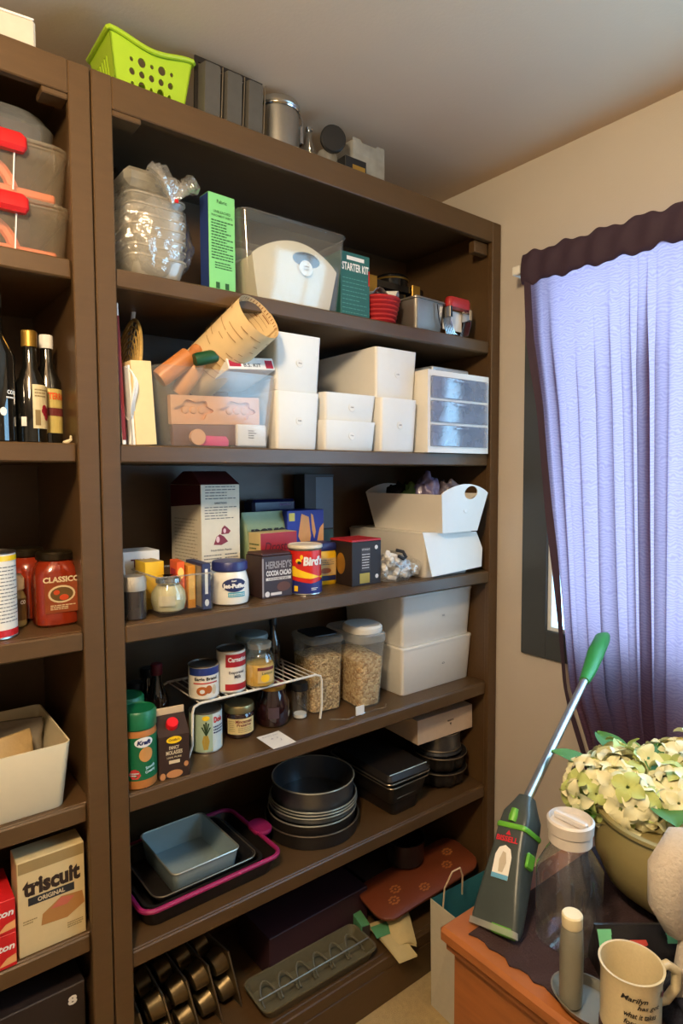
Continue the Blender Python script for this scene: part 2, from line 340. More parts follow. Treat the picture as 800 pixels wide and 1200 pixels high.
for sg in (1, -1): MB().plate([(-dt_/2, 0), (dt_/2, 0), (dt_/2, hb), (-dt_/2, hb)], sl, wall_side(sg), .003).build('end_wall', lime, b, smooth=20)
rp = []
for i in range(15): p = rim_curve(wt_)[i]; rp.append((p[0], -dt_/2-.003, p[1]))
rp += [(-wt_/2-.003, -dt_/2, hb), (-wt_/2-.003, dt_/2, hb)]+[(-p[0], dt_/2+.003, p[1]) for p in rim_curve(wt_)]+[(wt_/2+.003, dt_/2, hb), (wt_/2+.003, -dt_/2, hb)]
MB().tube(rp, .005, 8, closed=True).build('rim', lime, b)

pg = M('grey_nonstick_pan', (88, 84, 78), .5, .35, var=.12)
b = thing('loaf_pan_set', 'dark grey three-well loaf pan standing on its edge beside the basket', 'baking pan', (.322, .062, H), rot=(R(4), 0, 0))
MB().plate([(-.085, 0), (.085, 0), (.085, .142), (-.085, .142)], [[(x-.023, .012), (x+.023, .012), (x+.023, .13), (x-.023, .13)] for x in (-.054, 0, .054)], lambda u, v, e: (u, e-.02, v), .004).build('rim', TINDARK, b)
for x in (-.054, 0, .054):
    m = MB(); m.tub(.040, .110, .046, .118, .045, .006, .0015); m.xf(Matrix.Translation((x, -.046, .071)) @ Matrix.Rotation(R(-90), 4, 'X')); m.build('well', pg, b)
    MB().tube([(x+.0215, -.046, .016), (x+.0235, -.046, .124)], .0014, 6).build('lit_edge', TINEDGE, b)  # pale strip: light on each well's right edge, put into the colour
b = thing('steel_canister', 'stainless steel canister with clamped lid and wire clasp on top of the unit', 'canister', (.477, .078, H))
MB().lathe([(.050, 0), (.053, .003), (.053, .118)], 36).build('body', STEEL, b)
MB().lathe([(.054, .1185), (.056, .121), (.056, .128), (.052, .136), (.030, .139)], 36).build('lid', STEEL, b)
MB().lathe([(.055, .112), (.057, .115), (.055, .118)], 36, False, False).build('band', CHROME, b)
MB().tube([(.054, -.01, .135), (.066, -.01, .12), (.068, -.01, .08), (.056, -.01, .07)], .002, 6).build('clasp_wire', CHROME, b)
MB().box(.055, .066, -.018, -.002, .055, .1, .002).build('clasp_lever', CHROME, b)
b = thing('glass_bottle', 'slim clear glass bottle standing beside the steel canister', 'bottle', (.566, .07, H))
MB().lathe([(.016, 0), (.018, .004), (.018, .055), (.008, .075), (.008, .095), (.010, .1)], 20, True, False).build('glass', GLASS, b)
MB().lathe([(.009, .1005), (.009, .108)], 16).build('stopper', CHROME, b)
b = thing('spice_jar', 'clear jar with its round black lid propped open', 'jar', (.622, .07, H))
MB().lathe([(.026, 0), (.028, .003), (.028, .055), (.024, .062)], 24, True, False).build('glass', clear('milky_plastic', (240, 238, 230), .35, .15), b)
m = MB().lathe([(.031, 0), (.0335, .002), (.0335, .010), (.030, .013)], 28); m.xf(Matrix.Translation((-.004, -.030, .082)) @ Matrix.Rotation(R(-22), 4, 'Z') @ Matrix.Rotation(R(94), 4, 'X')); m.build('lid', BLACKP, b)
MB().tube([(-.002, -.030, .05), (-.002, -.026, .062), (-.002, -.0235, .0625)], .002, 6).build('hinge', BLACKP, b)
b = thing('small_box', 'small flat black box with a gold label lying in front of the clear jar', 'box', (.668, .022, H))
MB().box(-.035, .035, -.017, .017, 0, .038, .001).build('carton', BLACKP, b); Art(F(0, -.017, .013)).rect(-.012, .030, -.006, .008).build('label_print', GOLD, b)
b = thing('plastic_bin', 'clear square plastic container with notched top at the end of the unit top', 'container', (.75, .11, H))
m = MB(); m.tub(.105, .11, .118, .124, .112, .012, .0025, thin=True); m.build('body', clear('frosted_plastic', (220, 216, 205), .42, .25), b)
m = MB(); m.plate([(-.056, .02), (.056, .02), (.056, .12)]+[(.03-.06*i/10, .12-.022*math.sin(math.pi*i/10)) for i in range(11)]+[(-.056, .12)], [], lambda u, v, e: (u, -.060+e, v), .002); m.build('notched_front', clear('frosted_plastic', (220, 216, 205), .42, .25), b)
b = thing('carton_box', 'white cardboard carton lying on top of the bottle shelving unit', 'box', (-.172, .09, H), rz=-6)
MB().box(-.09, .09, -.075, .11, 0, .058, .004).build('carton', M('grey_white_card', (196, 188, 172), .7), b); MB().box(-.088, .088, -.073, .108, .0582, .062, .001).build('lid_flap', PAPERW, b)

# ================================================================ SHELF ONE (T1)
bagm = clear('crinkled_bag_plastic', (253, 252, 250), .10, .06, gloss=1.0, bump=1.0)
b = thing('deli_container_stack', 'stack of clear square deli containers inside a knotted plastic bag', 'containers', (.142, .09, T1))
for k in range(7): 
    m = MB(); m.tub(.105, .115, .125, .135, .045, .02, .0015, rim=.004, thin=True); m.xf(Matrix.Translation((.005, .005, .006+.021*k))); m.build('container', clear('milky_tub', (250, 248, 244), .40, .15, hazec=(240, 232, 214)), b)
MB().box(-.062, .070, -.055, .07, .192, .232, .012).build('top_container', clear('milky_tub2', (248, 246, 240), .4, .12, hazec=(240, 232, 214)), b)
MB().box(-.05, .085, .075, .155, .20, .285, .018).build('rear_lid', clear('smoke_tub', (150, 142, 134), .3, .15, hazec=(120, 112, 105)), b)
bm = bmesh.new(); bmesh.ops.create_icosphere(bm, subdivisions=5, radius=1)
for v in bm.verts:
    p = v.co.copy(); q = noise.noise(p*2.2)*.10+noise.noise(p*5.5)*.055+abs(noise.noise(p*9+Vector((3, 1, 2))))*.045
    s = 1+q; v.co = Vector((p.x*.098*s, p.y*.082*s, .105+p.z*.112*s)); v.co.z = max(.001, v.co.z)
    if v.co.x < -.088: v.co.x = -.088-(v.co.x+.088)*.1
me = bpy.data.meshes.new('plastic_bag'); bm.to_mesh(me); bm.free(); me.polygons.foreach_set('use_smooth', [True]*len(me.polygons)); me.materials.append(bagm)
o = bpy.data.objects.new('plastic_bag', me); col.objects.link(o); o.parent = b; o.location = (0, -.005, 0)
m = MB(); rg = random.Random(4)
for k in range(9):
    a = rg.uniform(-1, 1); m.tube([(.03, -.075, .165), (.03+.03*a, -.085-.01*rg.random(), .185+.02*rg.random()), (.03+.055*a, -.075, .20+.03*rg.random())], [.004, .010, .016], 7)
m.build('bag_knot', bagm, b); MB().box(.026, .034, -.098, -.094, .158, .166, .001).build('red_tie', RED, b)
grn = M('mint_green_card', (126, 205, 128), .6, var=.03)
b = thing('tall_box', 'tall mint green carton with fine print beside the bagged containers', 'box', (.298, .035, T1), rz=3)
MB().box(-.034, .034, 0, .040, 0, .222, .001).build('carton', grn, b)
Art(FX(-.034, .02, 0)).rect(-.019, .019, .002, .22).build('side_print', M('navy_card', (30, 52, 110), .6), b)
a = Art(F(0, 0, 0), 1); a.text('Fabric', 0, .205, .026, .008).text('UNBLEACHED', 0, .182, .044, .006).text('PARCHMENT SHEETS', 0, .173, .054, .005); a.lines(-.028, .028, .075, .165, 14, 3); a.lines(-.02, .024, .055, .072, 3, 5); a; a.build('lettering', M('dark_green_ink', (34, 84, 40), .7), b)
for x in (-.013, .011): Art(F(x, 0, 0)).rect(-.005, .005, .012, .026).build('recycling_mark', M('dark_green_ink', (34, 84, 40), .7), b)
b = thing('clear_storage_bin', 'clear lidded plastic bin holding a white tub below the top of the unit', 'storage bin', (.487, .10, T1), rz=0)
m = MB(); m.tub(.27, .16, .305, .185, .198, .02, .003, rim=.004, thin=True); m.build('body', clear('clear_bin_plastic', (252, 252, 248), .12, .10), b)
b2 = thing('white_tub', 'white handled tub with round tag standing inside the clear bin', 'tub', (.497, .10, T1+.004))
def arch(w, h0, h1, n=16): return [(w/2-w*i/n, h0+(h1-h0)*math.sin(math.pi*i/n)**.8) for i in range(n+1)]
def ovh(cx, cy, rx, ry, n=18): return [(cx+rx*math.cos(2*math.pi*k/n), cy+ry*math.sin(2*math.pi*k/n)) for k in range(n)]
for sg in (1, -1):
    MB().plate([(-.105, 0), (.105, 0)]+arch(.25, .105, .155), [ovh(.03, .118, .042, .018)], lambda u, v, e, sg=sg: (u, sg*(-.062-.012*v/.15+e), v), .003).build('end_panel', M('ivory_plastic', (216, 204, 180), .5, var=.03), b2, smooth=20)
for sg in (1, -1):
    MB().plate([(-.06, 0), (.06, 0), (.07, .107), (-.07, .107)], [], lambda u, v, e, sg=sg: (sg*(.105+.0115*v/.115-e), u, v), .003).build('side_panel', M('ivory_plastic', (216, 204, 180), .5, var=.03), b2, smooth=20)
MB().box(-.103, .103, -.058, .058, 0, .003).build('bottom', M('ivory_plastic', (216, 204, 180), .5, var=.03), b2)
m = MB().lathe([(.019, 0), (.019, .002)], 24); m.xf(Matrix.Translation((.025, -.075, .096)) @ Matrix.Rotation(R(90), 4, 'X')); m.build('round_tag', PAPERW, b2)
Art(F(.025, -.0772, .096)).text('cake', 0, .004, .016, .005).text('pops', 0, -.004, .016, .005).build('lettering', INKG, b2)
b = thing('container_lid', 'loose clear plastic lid propped behind the white tub', 'lid', (.53, .235, T1), rot=(R(-6), 0, 0))
m = MB(); m.loft([rrect(.17, .20, .03, 0), rrect(.17, .20, .03, .008), rrect(.16, .19, .028, .012)]); m.xf(Matrix.Translation((0, 0, .11)) @ Matrix.Rotation(R(80), 4, 'X')); m.build('lid_sheet', clear('milky_tub', (250, 248, 244), .40, .15, hazec=(240, 232, 214)), b)
teal = M('teal_card', (38, 96, 92), .6, var=.05)
b = thing('kit_box', 'dark teal kit carton with white lettering next to the red baking cups', 'box', (.6975, .045, T1))
MB().box(-.05, .05, 0, .10, 0, .178, .001).build('carton', teal, b)
a = Art(F(0, 0, 0)); a.rect(-.03, .03, .158, .168).text('STARTER KIT', .0, .14, .092, .021, .03); a.build('lettering', PAPERW, b)
Art(F(0, 0, 0)).lines(-.045, .04, .015, .115, 9, 8, .2).build('fine_print', M('pale_teal_ink', (80, 140, 130), .7), b); Art(F(0, 0, 0)).rect(.045, .0495, .10, .14).build('red_strip', RED, b)
b = thing('cake_pan', 'black pan with brass clip latches stacked at the back of the top shelf', 'cake pan', (.99, .288, T1))
MB().loft([rrect(.26, .14, .03, 0), rrect(.27, .15, .03, .165), rrect(.29, .17, .035, .170), rrect(.29, .17, .035, .19), rrect(.26, .14, .03, .196)]).build('body', M('gloss_black', (20, 19, 20), .18), b)
for x in (-.10, .085): MB().box(x-.018, x+.018, -.093, -.086, .14, .197, .002).build('latch', GOLD, b)
MB().lathe([(.05, .197), (.055, .20), (.055, .235), (.05, .24)], 28, cx=.06).build('upper_tin', M('gloss_black', (20, 19, 20), .18), b); MB().tube([circ(.0555, .226, 28, .06)[i] for i in range(28)], .003, 6, True).build('brass_ring', GOLD, b)
b = thing('baking_cups', 'nested stack of red silicone baking cups with white paper liners inside', 'baking cups', (.812, .085, T1))
red = M('red_silicone', (176, 40, 42), .45)
for k in range(7): m = MB().lathe([(.043+.0025*k, .012*k+.0005), (.050+.0025*k, .012*k+.006), (.048+.0025*k, .012*k+.0115)], 30, k == 0, k < 6); m.build('cup', red, b)
m = MB(); m.grid(lambda u, v: (lambda a, r: (r*math.cos(a), r*math.sin(a), .090+.018*(1-v)+.014*math.sin(5*a)*v))(2*math.pi*u, .056*v+.004), 40, 5); m.build('paper_liner', PAPERW, b)
b = thing('loaf_tin', 'dull grey metal loaf tin beside the red baking cups', 'loaf tin', (.975, .03, T1), rz=4)
gt = M('dull_grey_tin', (150, 144, 136), .42, .75, var=.1, sc_=30)
m = MB(); m.tub(.115, .135, .13, .15, .10, .012, .002, rim=.006); m.xf(Matrix.Translation((0, .078, 0))); m.build('body', gt, b)
MB().box(-.064, .064, .004, .150, .1005, .104, .001).build('folded_lid', gt, b); MB().tube([(.02, -.004, .09), (.028, -.004, .05), (.045, -.003, .02)], .0015, 6).build('wire_hook', M('dark_wire', (40, 40, 42), .4, .8), b)
b = thing('pastry_blender', 'pastry blender with red grip and shiny curved blades', 'kitchen tool', (1.092, .035, T1))
MB().loft([rrect(.094, .026, .012, .092), rrect(.098, .030, .014, .098), rrect(.098, .030, .014, .114), rrect(.090, .024, .012, .122)]).build('grip', red, b)
for k in range(7):
    o = (k-3)*.0045; MB().tube([(-.044, o, .094), (-.046, o, .05), (-.03, o*1.2, .012), (0, o*1.3, .002), (.03, o*1.2, .012), (.046, o, .05), (.044, o, .094)], .0017, 6).build('blade', CHROME, b)
for x in (-.044, .044): MB().box(x-.006, x+.006, -.016, .016, .06, .0925, .001).build('ferrule', CHROME, b)
MB().box(-.042, .042, .019, .024, .03, .09, .001).build('white_card', PAPERW, b)

# ================================================================ SHELF TWO (T2)
b = thing('slim_box', 'thin cream box standing on end beside the mould bin', 'box', (.101, .0, T2), rot=(0, R(-3), 0))
MB().box(-.022, .022, .006, .066, .0012, .175, .001).build('carton', M('cream_card', (228, 200, 146), .6, var=.06), b); MB().box(-.027, -.0225, .008, .070, .0012, .165, .0005).build('inner_sheet', PAPERW, b)
fanm = M('gold_wicker', (196, 156, 84), .5, .2, var=.3, sc_=120)
b = thing('woven_fan', 'oval gold woven fan standing on edge behind the cream box', 'fan', (.090, .170, T2), rot=(0, R(9), R(0)))
for k in range(1, 10): MB().tube([(0, .092*k/9*math.cos(2*math.pi*i/30), .15+.148*k/9*math.sin(2*math.pi*i/30)) for i in range(30)], .0022 if k < 9 else .004, 6, True).build('woven_ring', fanm, b)
m = MB()
for i in range(20): a = 2*math.pi*i/20; m.tube([(0, 0, .15), (0, .091*math.cos(a), .15+.147*math.sin(a))], .0012, 5)
m.build('spokes', fanm, b); MB().tube([(0, 0, .298), (-.002, 0, .345)], .005, 8).build('handle_tip', WHITE, b)
b = thing('red_folder', 'thin dark red and white board slipped beside the woven fan', 'board', (.055, .008, T2), rot=(0, R(-2), 0))
MB().box(-.004, .004, 0, .2, .0005, .285, .001).build('board', PAPERW, b); Art(F(0, 0, 0)).rect(-.0038, .0038, .01, .26).build('front_edge', M('dark_red_card', (120, 22, 28), .6), b); Art(FX(.004, .1, 0), -3).rect(-.098, .09, .01, .26).build('cover_print', M('dark_red_card', (120, 22, 28), .6), b)
b = thing('cord_coil', 'coil of pale cord hanging at the edge beside the fan', 'cord', (.070, .03, T2))
for k in range(3): MB().tube([(.004*math.sin(3*t)+.004*k, -.008+.030*math.cos(t)*(1-.1*k), .105+(.055-.006*k)*math.sin(t)) for t in [2*math.pi*i/28 for i in range(28)]], .0022, 6, True).build('loop', PAPERW, b)
MB().tube([(.002, -.005, .0025), (.004, -.01, .03), (.004, -.006, .052)], .0022, 6).build('loose_end', PAPERW, b)
# mould bin
mould = M('pale_carved_wood', (214, 160, 112), .6, var=.08, sc_=25, stretch=(1, 6, 6)); woodh = M('orange_wood', (190, 120, 66), .45, var=.12, sc_=20)
b = thing('clear_storage_bin', 'clear open plastic bin full of cookie moulds and rolling pins', 'storage bin', (.277, .105, T2))
m = MB(); m.tub(.265, .17, .295, .20, .172, .022, .003, rim=.003, thin=True); m.build('body', clear('cloudy_bin_plastic', (252, 250, 248), .20, .18), b)
b = thing('cookie_mould', 'carved pale wood cookie mould with two hollow figures behind clear plastic', 'cookie mould', (.285, .045, T2+.0045), rot=(R(2), R(-2), 0))
def fig(cx): return [(cx+.042*(1+.14*math.cos(6*t+.5))*math.cos(t), .082+.021*(1+.16*math.cos(6*t+.5))*math.sin(t)) for t in [2*math.pi*i/48 for i in range(48)]]
MB().plate([(-.112, .05), (.112, .05), (.112, .114), (-.112, .114)], [fig(-.056), fig(.054)], lambda u, v, e: (u, e, v), .008).build('carved_face', mould, b)
MB().box(-.112, .112, .0082, .018, .05, .114, .001).build('block', mould, b)
for cx in (-.056, .054):
    for k in (-1, 0, 1): MB().lathe([(.009, 0), (.007, .003), (.002, .004)], 16).xf(Matrix.Translation((cx+.02*k, .0081, .082)) @ Matrix.Rotation(R(90), 4, 'X')).build('carved_ridge', mould, b)
MB().box(-.11, .11, .0, .016, .001, .0495, .002).build('lower_block', M('brown_card', (120, 84, 66), .6), b)
b = thing('flour_packet', 'white barcoded packet in the bottom corner of the mould bin', 'packet', (.365, .04, T2+.0045)); MB().box(-.04, .04, -.012, -.001, 0, .052, .003).build('packet', PAPERW, b); Art(F(0, -.012, .028)).lines(-.01, .012, -.01, .012, 4, 9).build('barcode', INKG, b)
b = thing('pink_mould', 'pink rubber mould lying low in the mould bin', 'mould', (.27, .036, T2+.0045)); m = MB(); m.loft([rrect(.07, .012, .005, 0), rrect(.074, .014, .006, .012), rrect(.06, .010, .005, .022)]); m.build('body', M('hot_pink_rubber', (214, 60, 110), .5), b)
MB().lathe([(.018, 0), (.018, .010)], 20).xf(Matrix.Translation((-.045, -.004, .018)) @ Matrix.Rotation(R(90), 4, 'X')).build('round_end', mould, b)
def pin(name, label, A, B, rad, mat, knob=None):
    A, B = Vector(A), Vector(B); d = B-A; o = thing(name, label, 'rolling pin', A); L = d.length; q = Vector((0, 0, 1)).rotation_difference(d.normalized()).to_euler(); o.rotation_euler = q
    MB().lathe([(rad*.9, 0), (rad, .01), (rad, L*.7), (rad*.92, L*.72)], 20).build('barrel', mat, o); MB().lathe([(rad*.45, L*.72), (rad*.42, L*.78), (rad*.7, L*.86), (rad*.62, L*.96), (rad*.25, L)], 20).build('handle', knob or mat, o)
pin('rolling_pin', 'orange wooden rolling pin leaning in the mould bin', (.158, .075, 1.725), (.252, .060, 1.803), .022, woodh); pin('rolling_pin', 'pale wooden pin with rounded knob beside the green handle', (.215, .10, 1.70), (.272, .045, 1.815), .021, M('honey_wood', (204, 146, 92), .45))
pin('rolling_pin', 'small pin with dark green handle poking from the mould bin', (.225, .035, 1.768), (.338, .022, 1.800), .015, M('dark_green_paint', (20, 74, 44), .4))
mapm = M('parchment_print', (226, 198, 150), .7, var=.05)
A = Vector((.275, .15, 1.745)); B = Vector((.345, -.045, 1.866)); d = (B-A)
b = thing('rolled_map', 'rolled cream paper sheet with brown print sticking out of the bin', 'paper roll', A); b.rotation_euler = Vector((0, 0, 1)).rotation_difference(d.normalized()).to_euler(); L = d.length
m = MB(); sp = [(.056+.004*(t-.5), 2*math.pi*1.15*t) for t in [i/50 for i in range(51)]]
m.grid(lambda u, v: ((.056+.0035*u)*math.cos(2*math.pi*1.12*u), (.056+.0035*u)*math.sin(2*math.pi*1.12*u), L*v), 60, 4); m.build('sheet', mapm, b)
brn = M('brown_ink', (150, 96, 48), .7)
a = Art(lambda u, v, e=0: ((.0562-e)*math.cos(u/.056), (.0562-e)*math.sin(u/.056), L-v), 2); rg = random.Random(3)
for k in range(9):
    y = .012+.013*k; a.rect(.02, .30, y, y+.0008); 
    for j in range(10): x = rg.uniform(.02, .28); a.rect(x, x+rg.uniform(.012, .03), y+.003, y+.0055)
for k in range(40): a.rect(.345*k/40, .345*k/40+.002, .002, .009)
a.build('inside_print', brn, b)
a = Art(lambda u, v, e=0: ((.0600+e)*math.cos(u/.056), (.0600+e)*math.sin(u/.056), L-v), 2)
for k in range(9):
    for j in range(10): x = rg.uniform(0, .33); a.rect(x, x+rg.uniform(.010, .03), .02+.018*k, .0218+.018*k)
a.build('outside_print', M('faint_brown_ink', (176, 136, 90), .7), b)
b = thing('flat_box', 'flat white carton with red corner print resting across the bin rim', 'box', (.354, .034, T2+.1735), rot=(R(-16), R(-5), R(6)))
MB().box(-.066, .066, -.03, .11, .001, .030, .0008).build('carton', PAPERW, b)
a = Art(F(0, -.03, .013)); a.rect(-.062, -.03, -.006, .009).rect(.040, .062, -.009, .011); a.build('red_print', M('crimson_print', (170, 30, 56), .6), b); Art(F(0, -.03, .013)).text('B.S. KIT', .002, -.002, .05, .009).build('lettering', INKG, b)
# white bins
def wbin(label, x0, x1, y0, dep, z, h, back_taper=.010, name='white_bin', tagtxt='tea'):
    b = thing(name, label, 'storage bin', ((x0+x1)/2, y0+dep/2, z), group='white lidded bins on the second shelf'); w = x1-x0
    m = MB(); m.tub(w-.012, dep-.014, w, dep, h, .010, .003); m.build('body', WHITE, b)
    MB().loft([rrect(w-.007, dep-.007, .007, h-.004), rrect(w-.007, dep-.007, .007, h-.001)]).build('inner_lid', WHITE, b)
    t = h*.5; yy = -dep/2+.007*(1-t/h)-.0015
    m = MB().lathe([(.010, 0), (.010, .0008)], 20); m.xf(Matrix.Translation((.004, yy+.0008, t)) @ Matrix.Rotation(R(90-3), 4, 'X')); m.build('sticker', PAPERW, b)
    Art(F(.004, yy-.0004, t)).text(tagtxt, 0, .001, .010, .004).build('lettering', INKG, b); return b
wbin('white bin beneath another, touching the mould bin', .427, .558, .018, .26, T2, .142, tagtxt='nuts'); wbin('upper white bin behind the rolled paper, on its twin', .424, .563, .016, .26, T2+.1425, .140, tagtxt='tins')
wbin('shallow white bin at the bottom of the low pair', .565, .742, .010, .25, T2, .078, tagtxt='icing'); wbin('shallow white bin on top of the low pair', .570, .745, .014, .25, T2+.0785, .071, tagtxt='straws')
wbin('tall white bin beneath another beside the drawer tower', .749, .888, .0, .30, T2, .147, tagtxt='cones'); wbin('topmost deep white bin beside the drawer tower', .747, .904, .018, .34, T2+.1475, .138, tagtxt='molds')
# drawer tower
b = thing('drawer_tower', 'three-drawer tower with clear smoky drawer fronts in a white frame', 'drawer unit', (1.040, -.026, T2))
MB().plate([(-.133, 0), (.133, 0), (.133, .235), (-.133, .235)], [[(-.122, .018+.069*k), (.122, .018+.069*k), (.122, .080+.069*k), (-.122, .080+.069*k)] for k in range(3)], lambda u, v, e: (u, .004+e, v), .20).build('frame', WHITE, b, smooth=20)
MB().box(-.133, .133, .2045, .208, 0, .235).build('back', WHITE, b)
smoke = clear('smoky_drawer_plastic', (240, 243, 250), .34, .12, hazec=(200, 208, 222))
for k in range(3):
    z = .019+.069*k; o = MB(); o.tub(.236, .17, .240, .175, .058, .006, .002, thin=True); o.xf(Matrix.Translation((0, .092, z))); d = o.build('drawer', smoke, b)
    MB().box(-.122, .122, -.004, .0035, z-.001, z+.0605, .002).build('drawer_front', smoke, d); MB().box(-.03, .03, -.010, -.0045, z+.048, z+.056, .002).build('pull', smoke, d)
    rg = random.Random(k)
    for j in range(4): x = -.09+.055*j+rg.uniform(-.01, .01); m = MB(); m.box(x-.018, x+.018, .02+.02*rg.random(), .09, z+.003, z+.012+.03*rg.random(), .004); m.build('contents', (PAPERW, STEEL, CHROME, INKG)[(j+k) % 4], d)
b = thing('foil_carton', 'flat silver box lying on top of the drawer tower', 'box', (1.075, .075, T2+.2353), rz=2); MB().box(-.085, .085, -.03, .11, 0, .026, .003).build('carton', M('silver_card', (196, 204, 212), .3, .5), b); Art(F(0, -.03, .013)).rect(-.07, .07, -.003, .003).build('stripe', INKG, b)
# ================================================================ SHELF THREE (T3)
def can(name, label, cat, x, y, z, r, h, body, rimmat=STEEL, rz=0, lidtop=None, group=None):
    b = thing(name, label, cat, (x, y, z), rz, group); n = 36
    MB().lathe([(r, .004), (r, h-.004)], n, False, False).build('body', body, b)
    MB().lathe([(r-.002, 0), (r+.001, .0015), (r+.0005, .004)], n, True, False).build('bottom_rim', rimmat, b)
    MB().lathe([(r+.0005, h-.004), (r+.0012, h-.0015), (r-.001, h), (r-.003, h-.003), (r-.02, h-.0035)], n, False, True).build('top_rim', lidtop or rimmat, b); return b
b = thing('cloth_bag', 'pale grey cotton bag slumped behind the small shaker', 'bag', (.062, .17, T3))
m = MB(); m.loft([[Vector((rx*math.cos(t)*(1+.10*math.sin(4*t+z*30)), ry*math.sin(t)*(1+.08*math.sin(5*t+z*20)), z)) for t in [2*math.pi*i/24 for i in range(24)]] for rx, ry, z in ((.022, .07, 0), (.026, .085, .02), (.027, .085, .08), (.022, .075, .13), (.012, .055, .165), (.006, .03, .18))]); m.xf(Matrix.Translation((.006, 0, 0))); m.build('cloth', M('grey_cotton', (176, 166, 156), .9, bump=.4, bsc=150), b, smooth=60)
b = thing('shaker_jar', 'small shaker with perforated tin lid and dark contents', 'shaker', (.078, .044, T3))
MB().lathe([(.024, 0), (.027, .003), (.027, .062)], 28).build('body', M('smoky_contents', (62, 56, 54), .12, .3, var=.25, sc_=18, coat=1), b); MB().lathe([(.0275, .0625), (.028, .066), (.028, .086), (.024, .093)], 28).build('lid', M('frosted_tin', (178, 170, 156), .5, .6, bump=.4, bsc=600), b)
# acrylic organiser and its contents
b = thing('acrylic_organizer', 'clear acrylic organizer bin holding small boxes at the shelf edge', 'organizer', (.185, .085, T3))
m = MB(); m.tub(.128, .155, .134, .162, .088, .008, .0025, thin=True); m.build('body', GLASS, b); MB().tube([(-.066, -.08, .088), (.066, -.08, .088), (.066, .08, .088), (-.066, .08, .088)], .0022, 6, True).build('rim', clear('bright_edge', (245, 245, 245), .3, .05), b)
b = thing('round_glass_jar', 'round glass jar of cream powder with a shiny lid in the acrylic organizer', 'jar', (.160, .051, T3+.0035))
MB().lathe([(.024, 0), (.033, .006), (.038, .025), (.036, .045), (.025, .060)], 30).build('contents', M('cream_powder', (228, 214, 170), .5), b); MB().lathe([(.025, -.0005), (.035, .006), (.0395, .026), (.037, .047), (.026, .062), (.025, .066)], 30, False, False).build('glass', GLASS, b); MB().lathe([(.0255, .0645), (.028, .067), (.028, .076), (.024, .080), (.018, .078)], 30).build('lid', CHROME, b)
MB().grid(lambda u, v: CY(.0402, .030, -28)((u-.5)*.036, (v-.5)*.022, 0), 8, 2).build('paper_label', M('faded_label', (206, 196, 170), .7), b)
b = thing('tea_box', 'yellow carton with striped pale lid inside the acrylic organizer', 'box', (.146, .126, T3+.0035)); MB().box(-.022, .022, -.032, .032, 0, .108, .001).build('carton', M('yellow_card', (236, 190, 40), .6), b); a = Art(FT(0, 0, .108)); [a.rect(-.02, .02, -.03+.012*k, -.024+.012*k) for k in range(5)]; a.build('lid_stripes', M('tan_print', (196, 176, 132), .7), b)
b = thing('cracker_carton', 'pale box with printed stripes behind the yellow carton', 'box', (.145, .215, T3)); MB().box(-.045, .045, -.04, .04, 0, .128, .001).build('carton', PAPERW, b); Art(F(0, -.04, .07)).text('TIN', 0, .03, .05, .02).build('lettering', M('maroon_ink', (110, 40, 40), .6), b)
b = thing('spice_box', 'bright orange spice packet standing in the acrylic organizer', 'box', (.196, .085, T3+.0035), rz=-8); MB().box(-.009, .009, -.030, .030, 0, .108, .0008).build('carton', M('orange_card', (226, 92, 34), .55), b); Art(F(0, -.030, .07)).ell(0, .012, .007, .013).build('emblem', M('yellow_print', (250, 214, 120), .6), b); Art(FX(-.009, 0, .06)).rect(-.02, .02, -.02, .03).build('side_print', M('crimson_print', (170, 30, 56), .6), b)
b = thing('spice_box', 'amber spice carton beside the orange packet in the organizer', 'box', (.217, .082, T3+.0035), rz=-4); MB().box(-.009, .009, -.034, .030, 0, .098, .0008).build('carton', M('amber_card', (222, 150, 50), .6), b); Art(F(0, -.034, .05)).rect(-.007, .007, -.03, .03).build('print', M('pale_amber', (236, 200, 130), .6), b)
b = thing('spice_box', 'navy blue spice carton in the organizer, next to the amber one', 'box', (.239, .072, T3+.0035), rz=-3); MB().box(-.010, .010, -.056, .045, 0, .104, .0008).build('carton', M('navy_carton', (44, 52, 92), .55), b); a = Art(F(0, -.056, .05)); a.rect(-.004, .003, -.015, .042).ell(0, -.035, .005, .008); a.build('label_print', PAPERW, b); Art(FX(-.010, 0, .05)).rect(-.04, .05, -.045, .048).build('side_print', M('grey_side', (150, 140, 120), .6), b)
# tall carton
b = thing('tall_carton', 'tall white carton with burgundy top and red candy picture', 'carton', (.345, .155, T3), rz=4)
MB().box(-.056, .056, 0, .16, 0, .284, .001).build('carton', M('warm_white_card', (222, 212, 190), .65), b)
burg = M('burgundy_card', (76, 16, 22), .6); m = MB(); m.loft([[(-.057, -.001, .284), (.057, -.001, .284), (.057, .161, .284), (-.057, .161, .284)], [(-.05, .055, .318), (.05, .055, .318), (.05, .10, .318), (-.05, .10, .318)]]); m.build('gable_top', burg, b)
Art(FX(-.056, .08, 0)).poly([(-.079, .225), (.079, .235), (.079, .283), (-.079, .283)]).build('side_band', burg, b)
a = Art(F(0, 0, 0)); a.lines(-.044, .044, .245, .282, 5, 2, .3).text('DIRECTIONS', 0, .237, .035, .005).lines(-.046, .046, .195, .230, 5, 3, .3).text('Nutrition Facts', 0, .118, .06, .005).lines(-.05, .0, .05, .11, 7, 4, .3).lines(.01, .05, .05, .11, 7, 5, .3); a.build('lettering', INKG, b)
a = Art(F(0, 0, 0)); a.poly([(-.022, .132), (.0, .130), (.02, .138), (.008, .152), (-.004, .158), (-.014, .152)]).poly([(0, .157), (.022, .158), (.028, .165), (.018, .174), (.010, .180), (.002, .172)]); a.build('candy_picture', M('ruby_print', (130, 22, 34), .5), b)
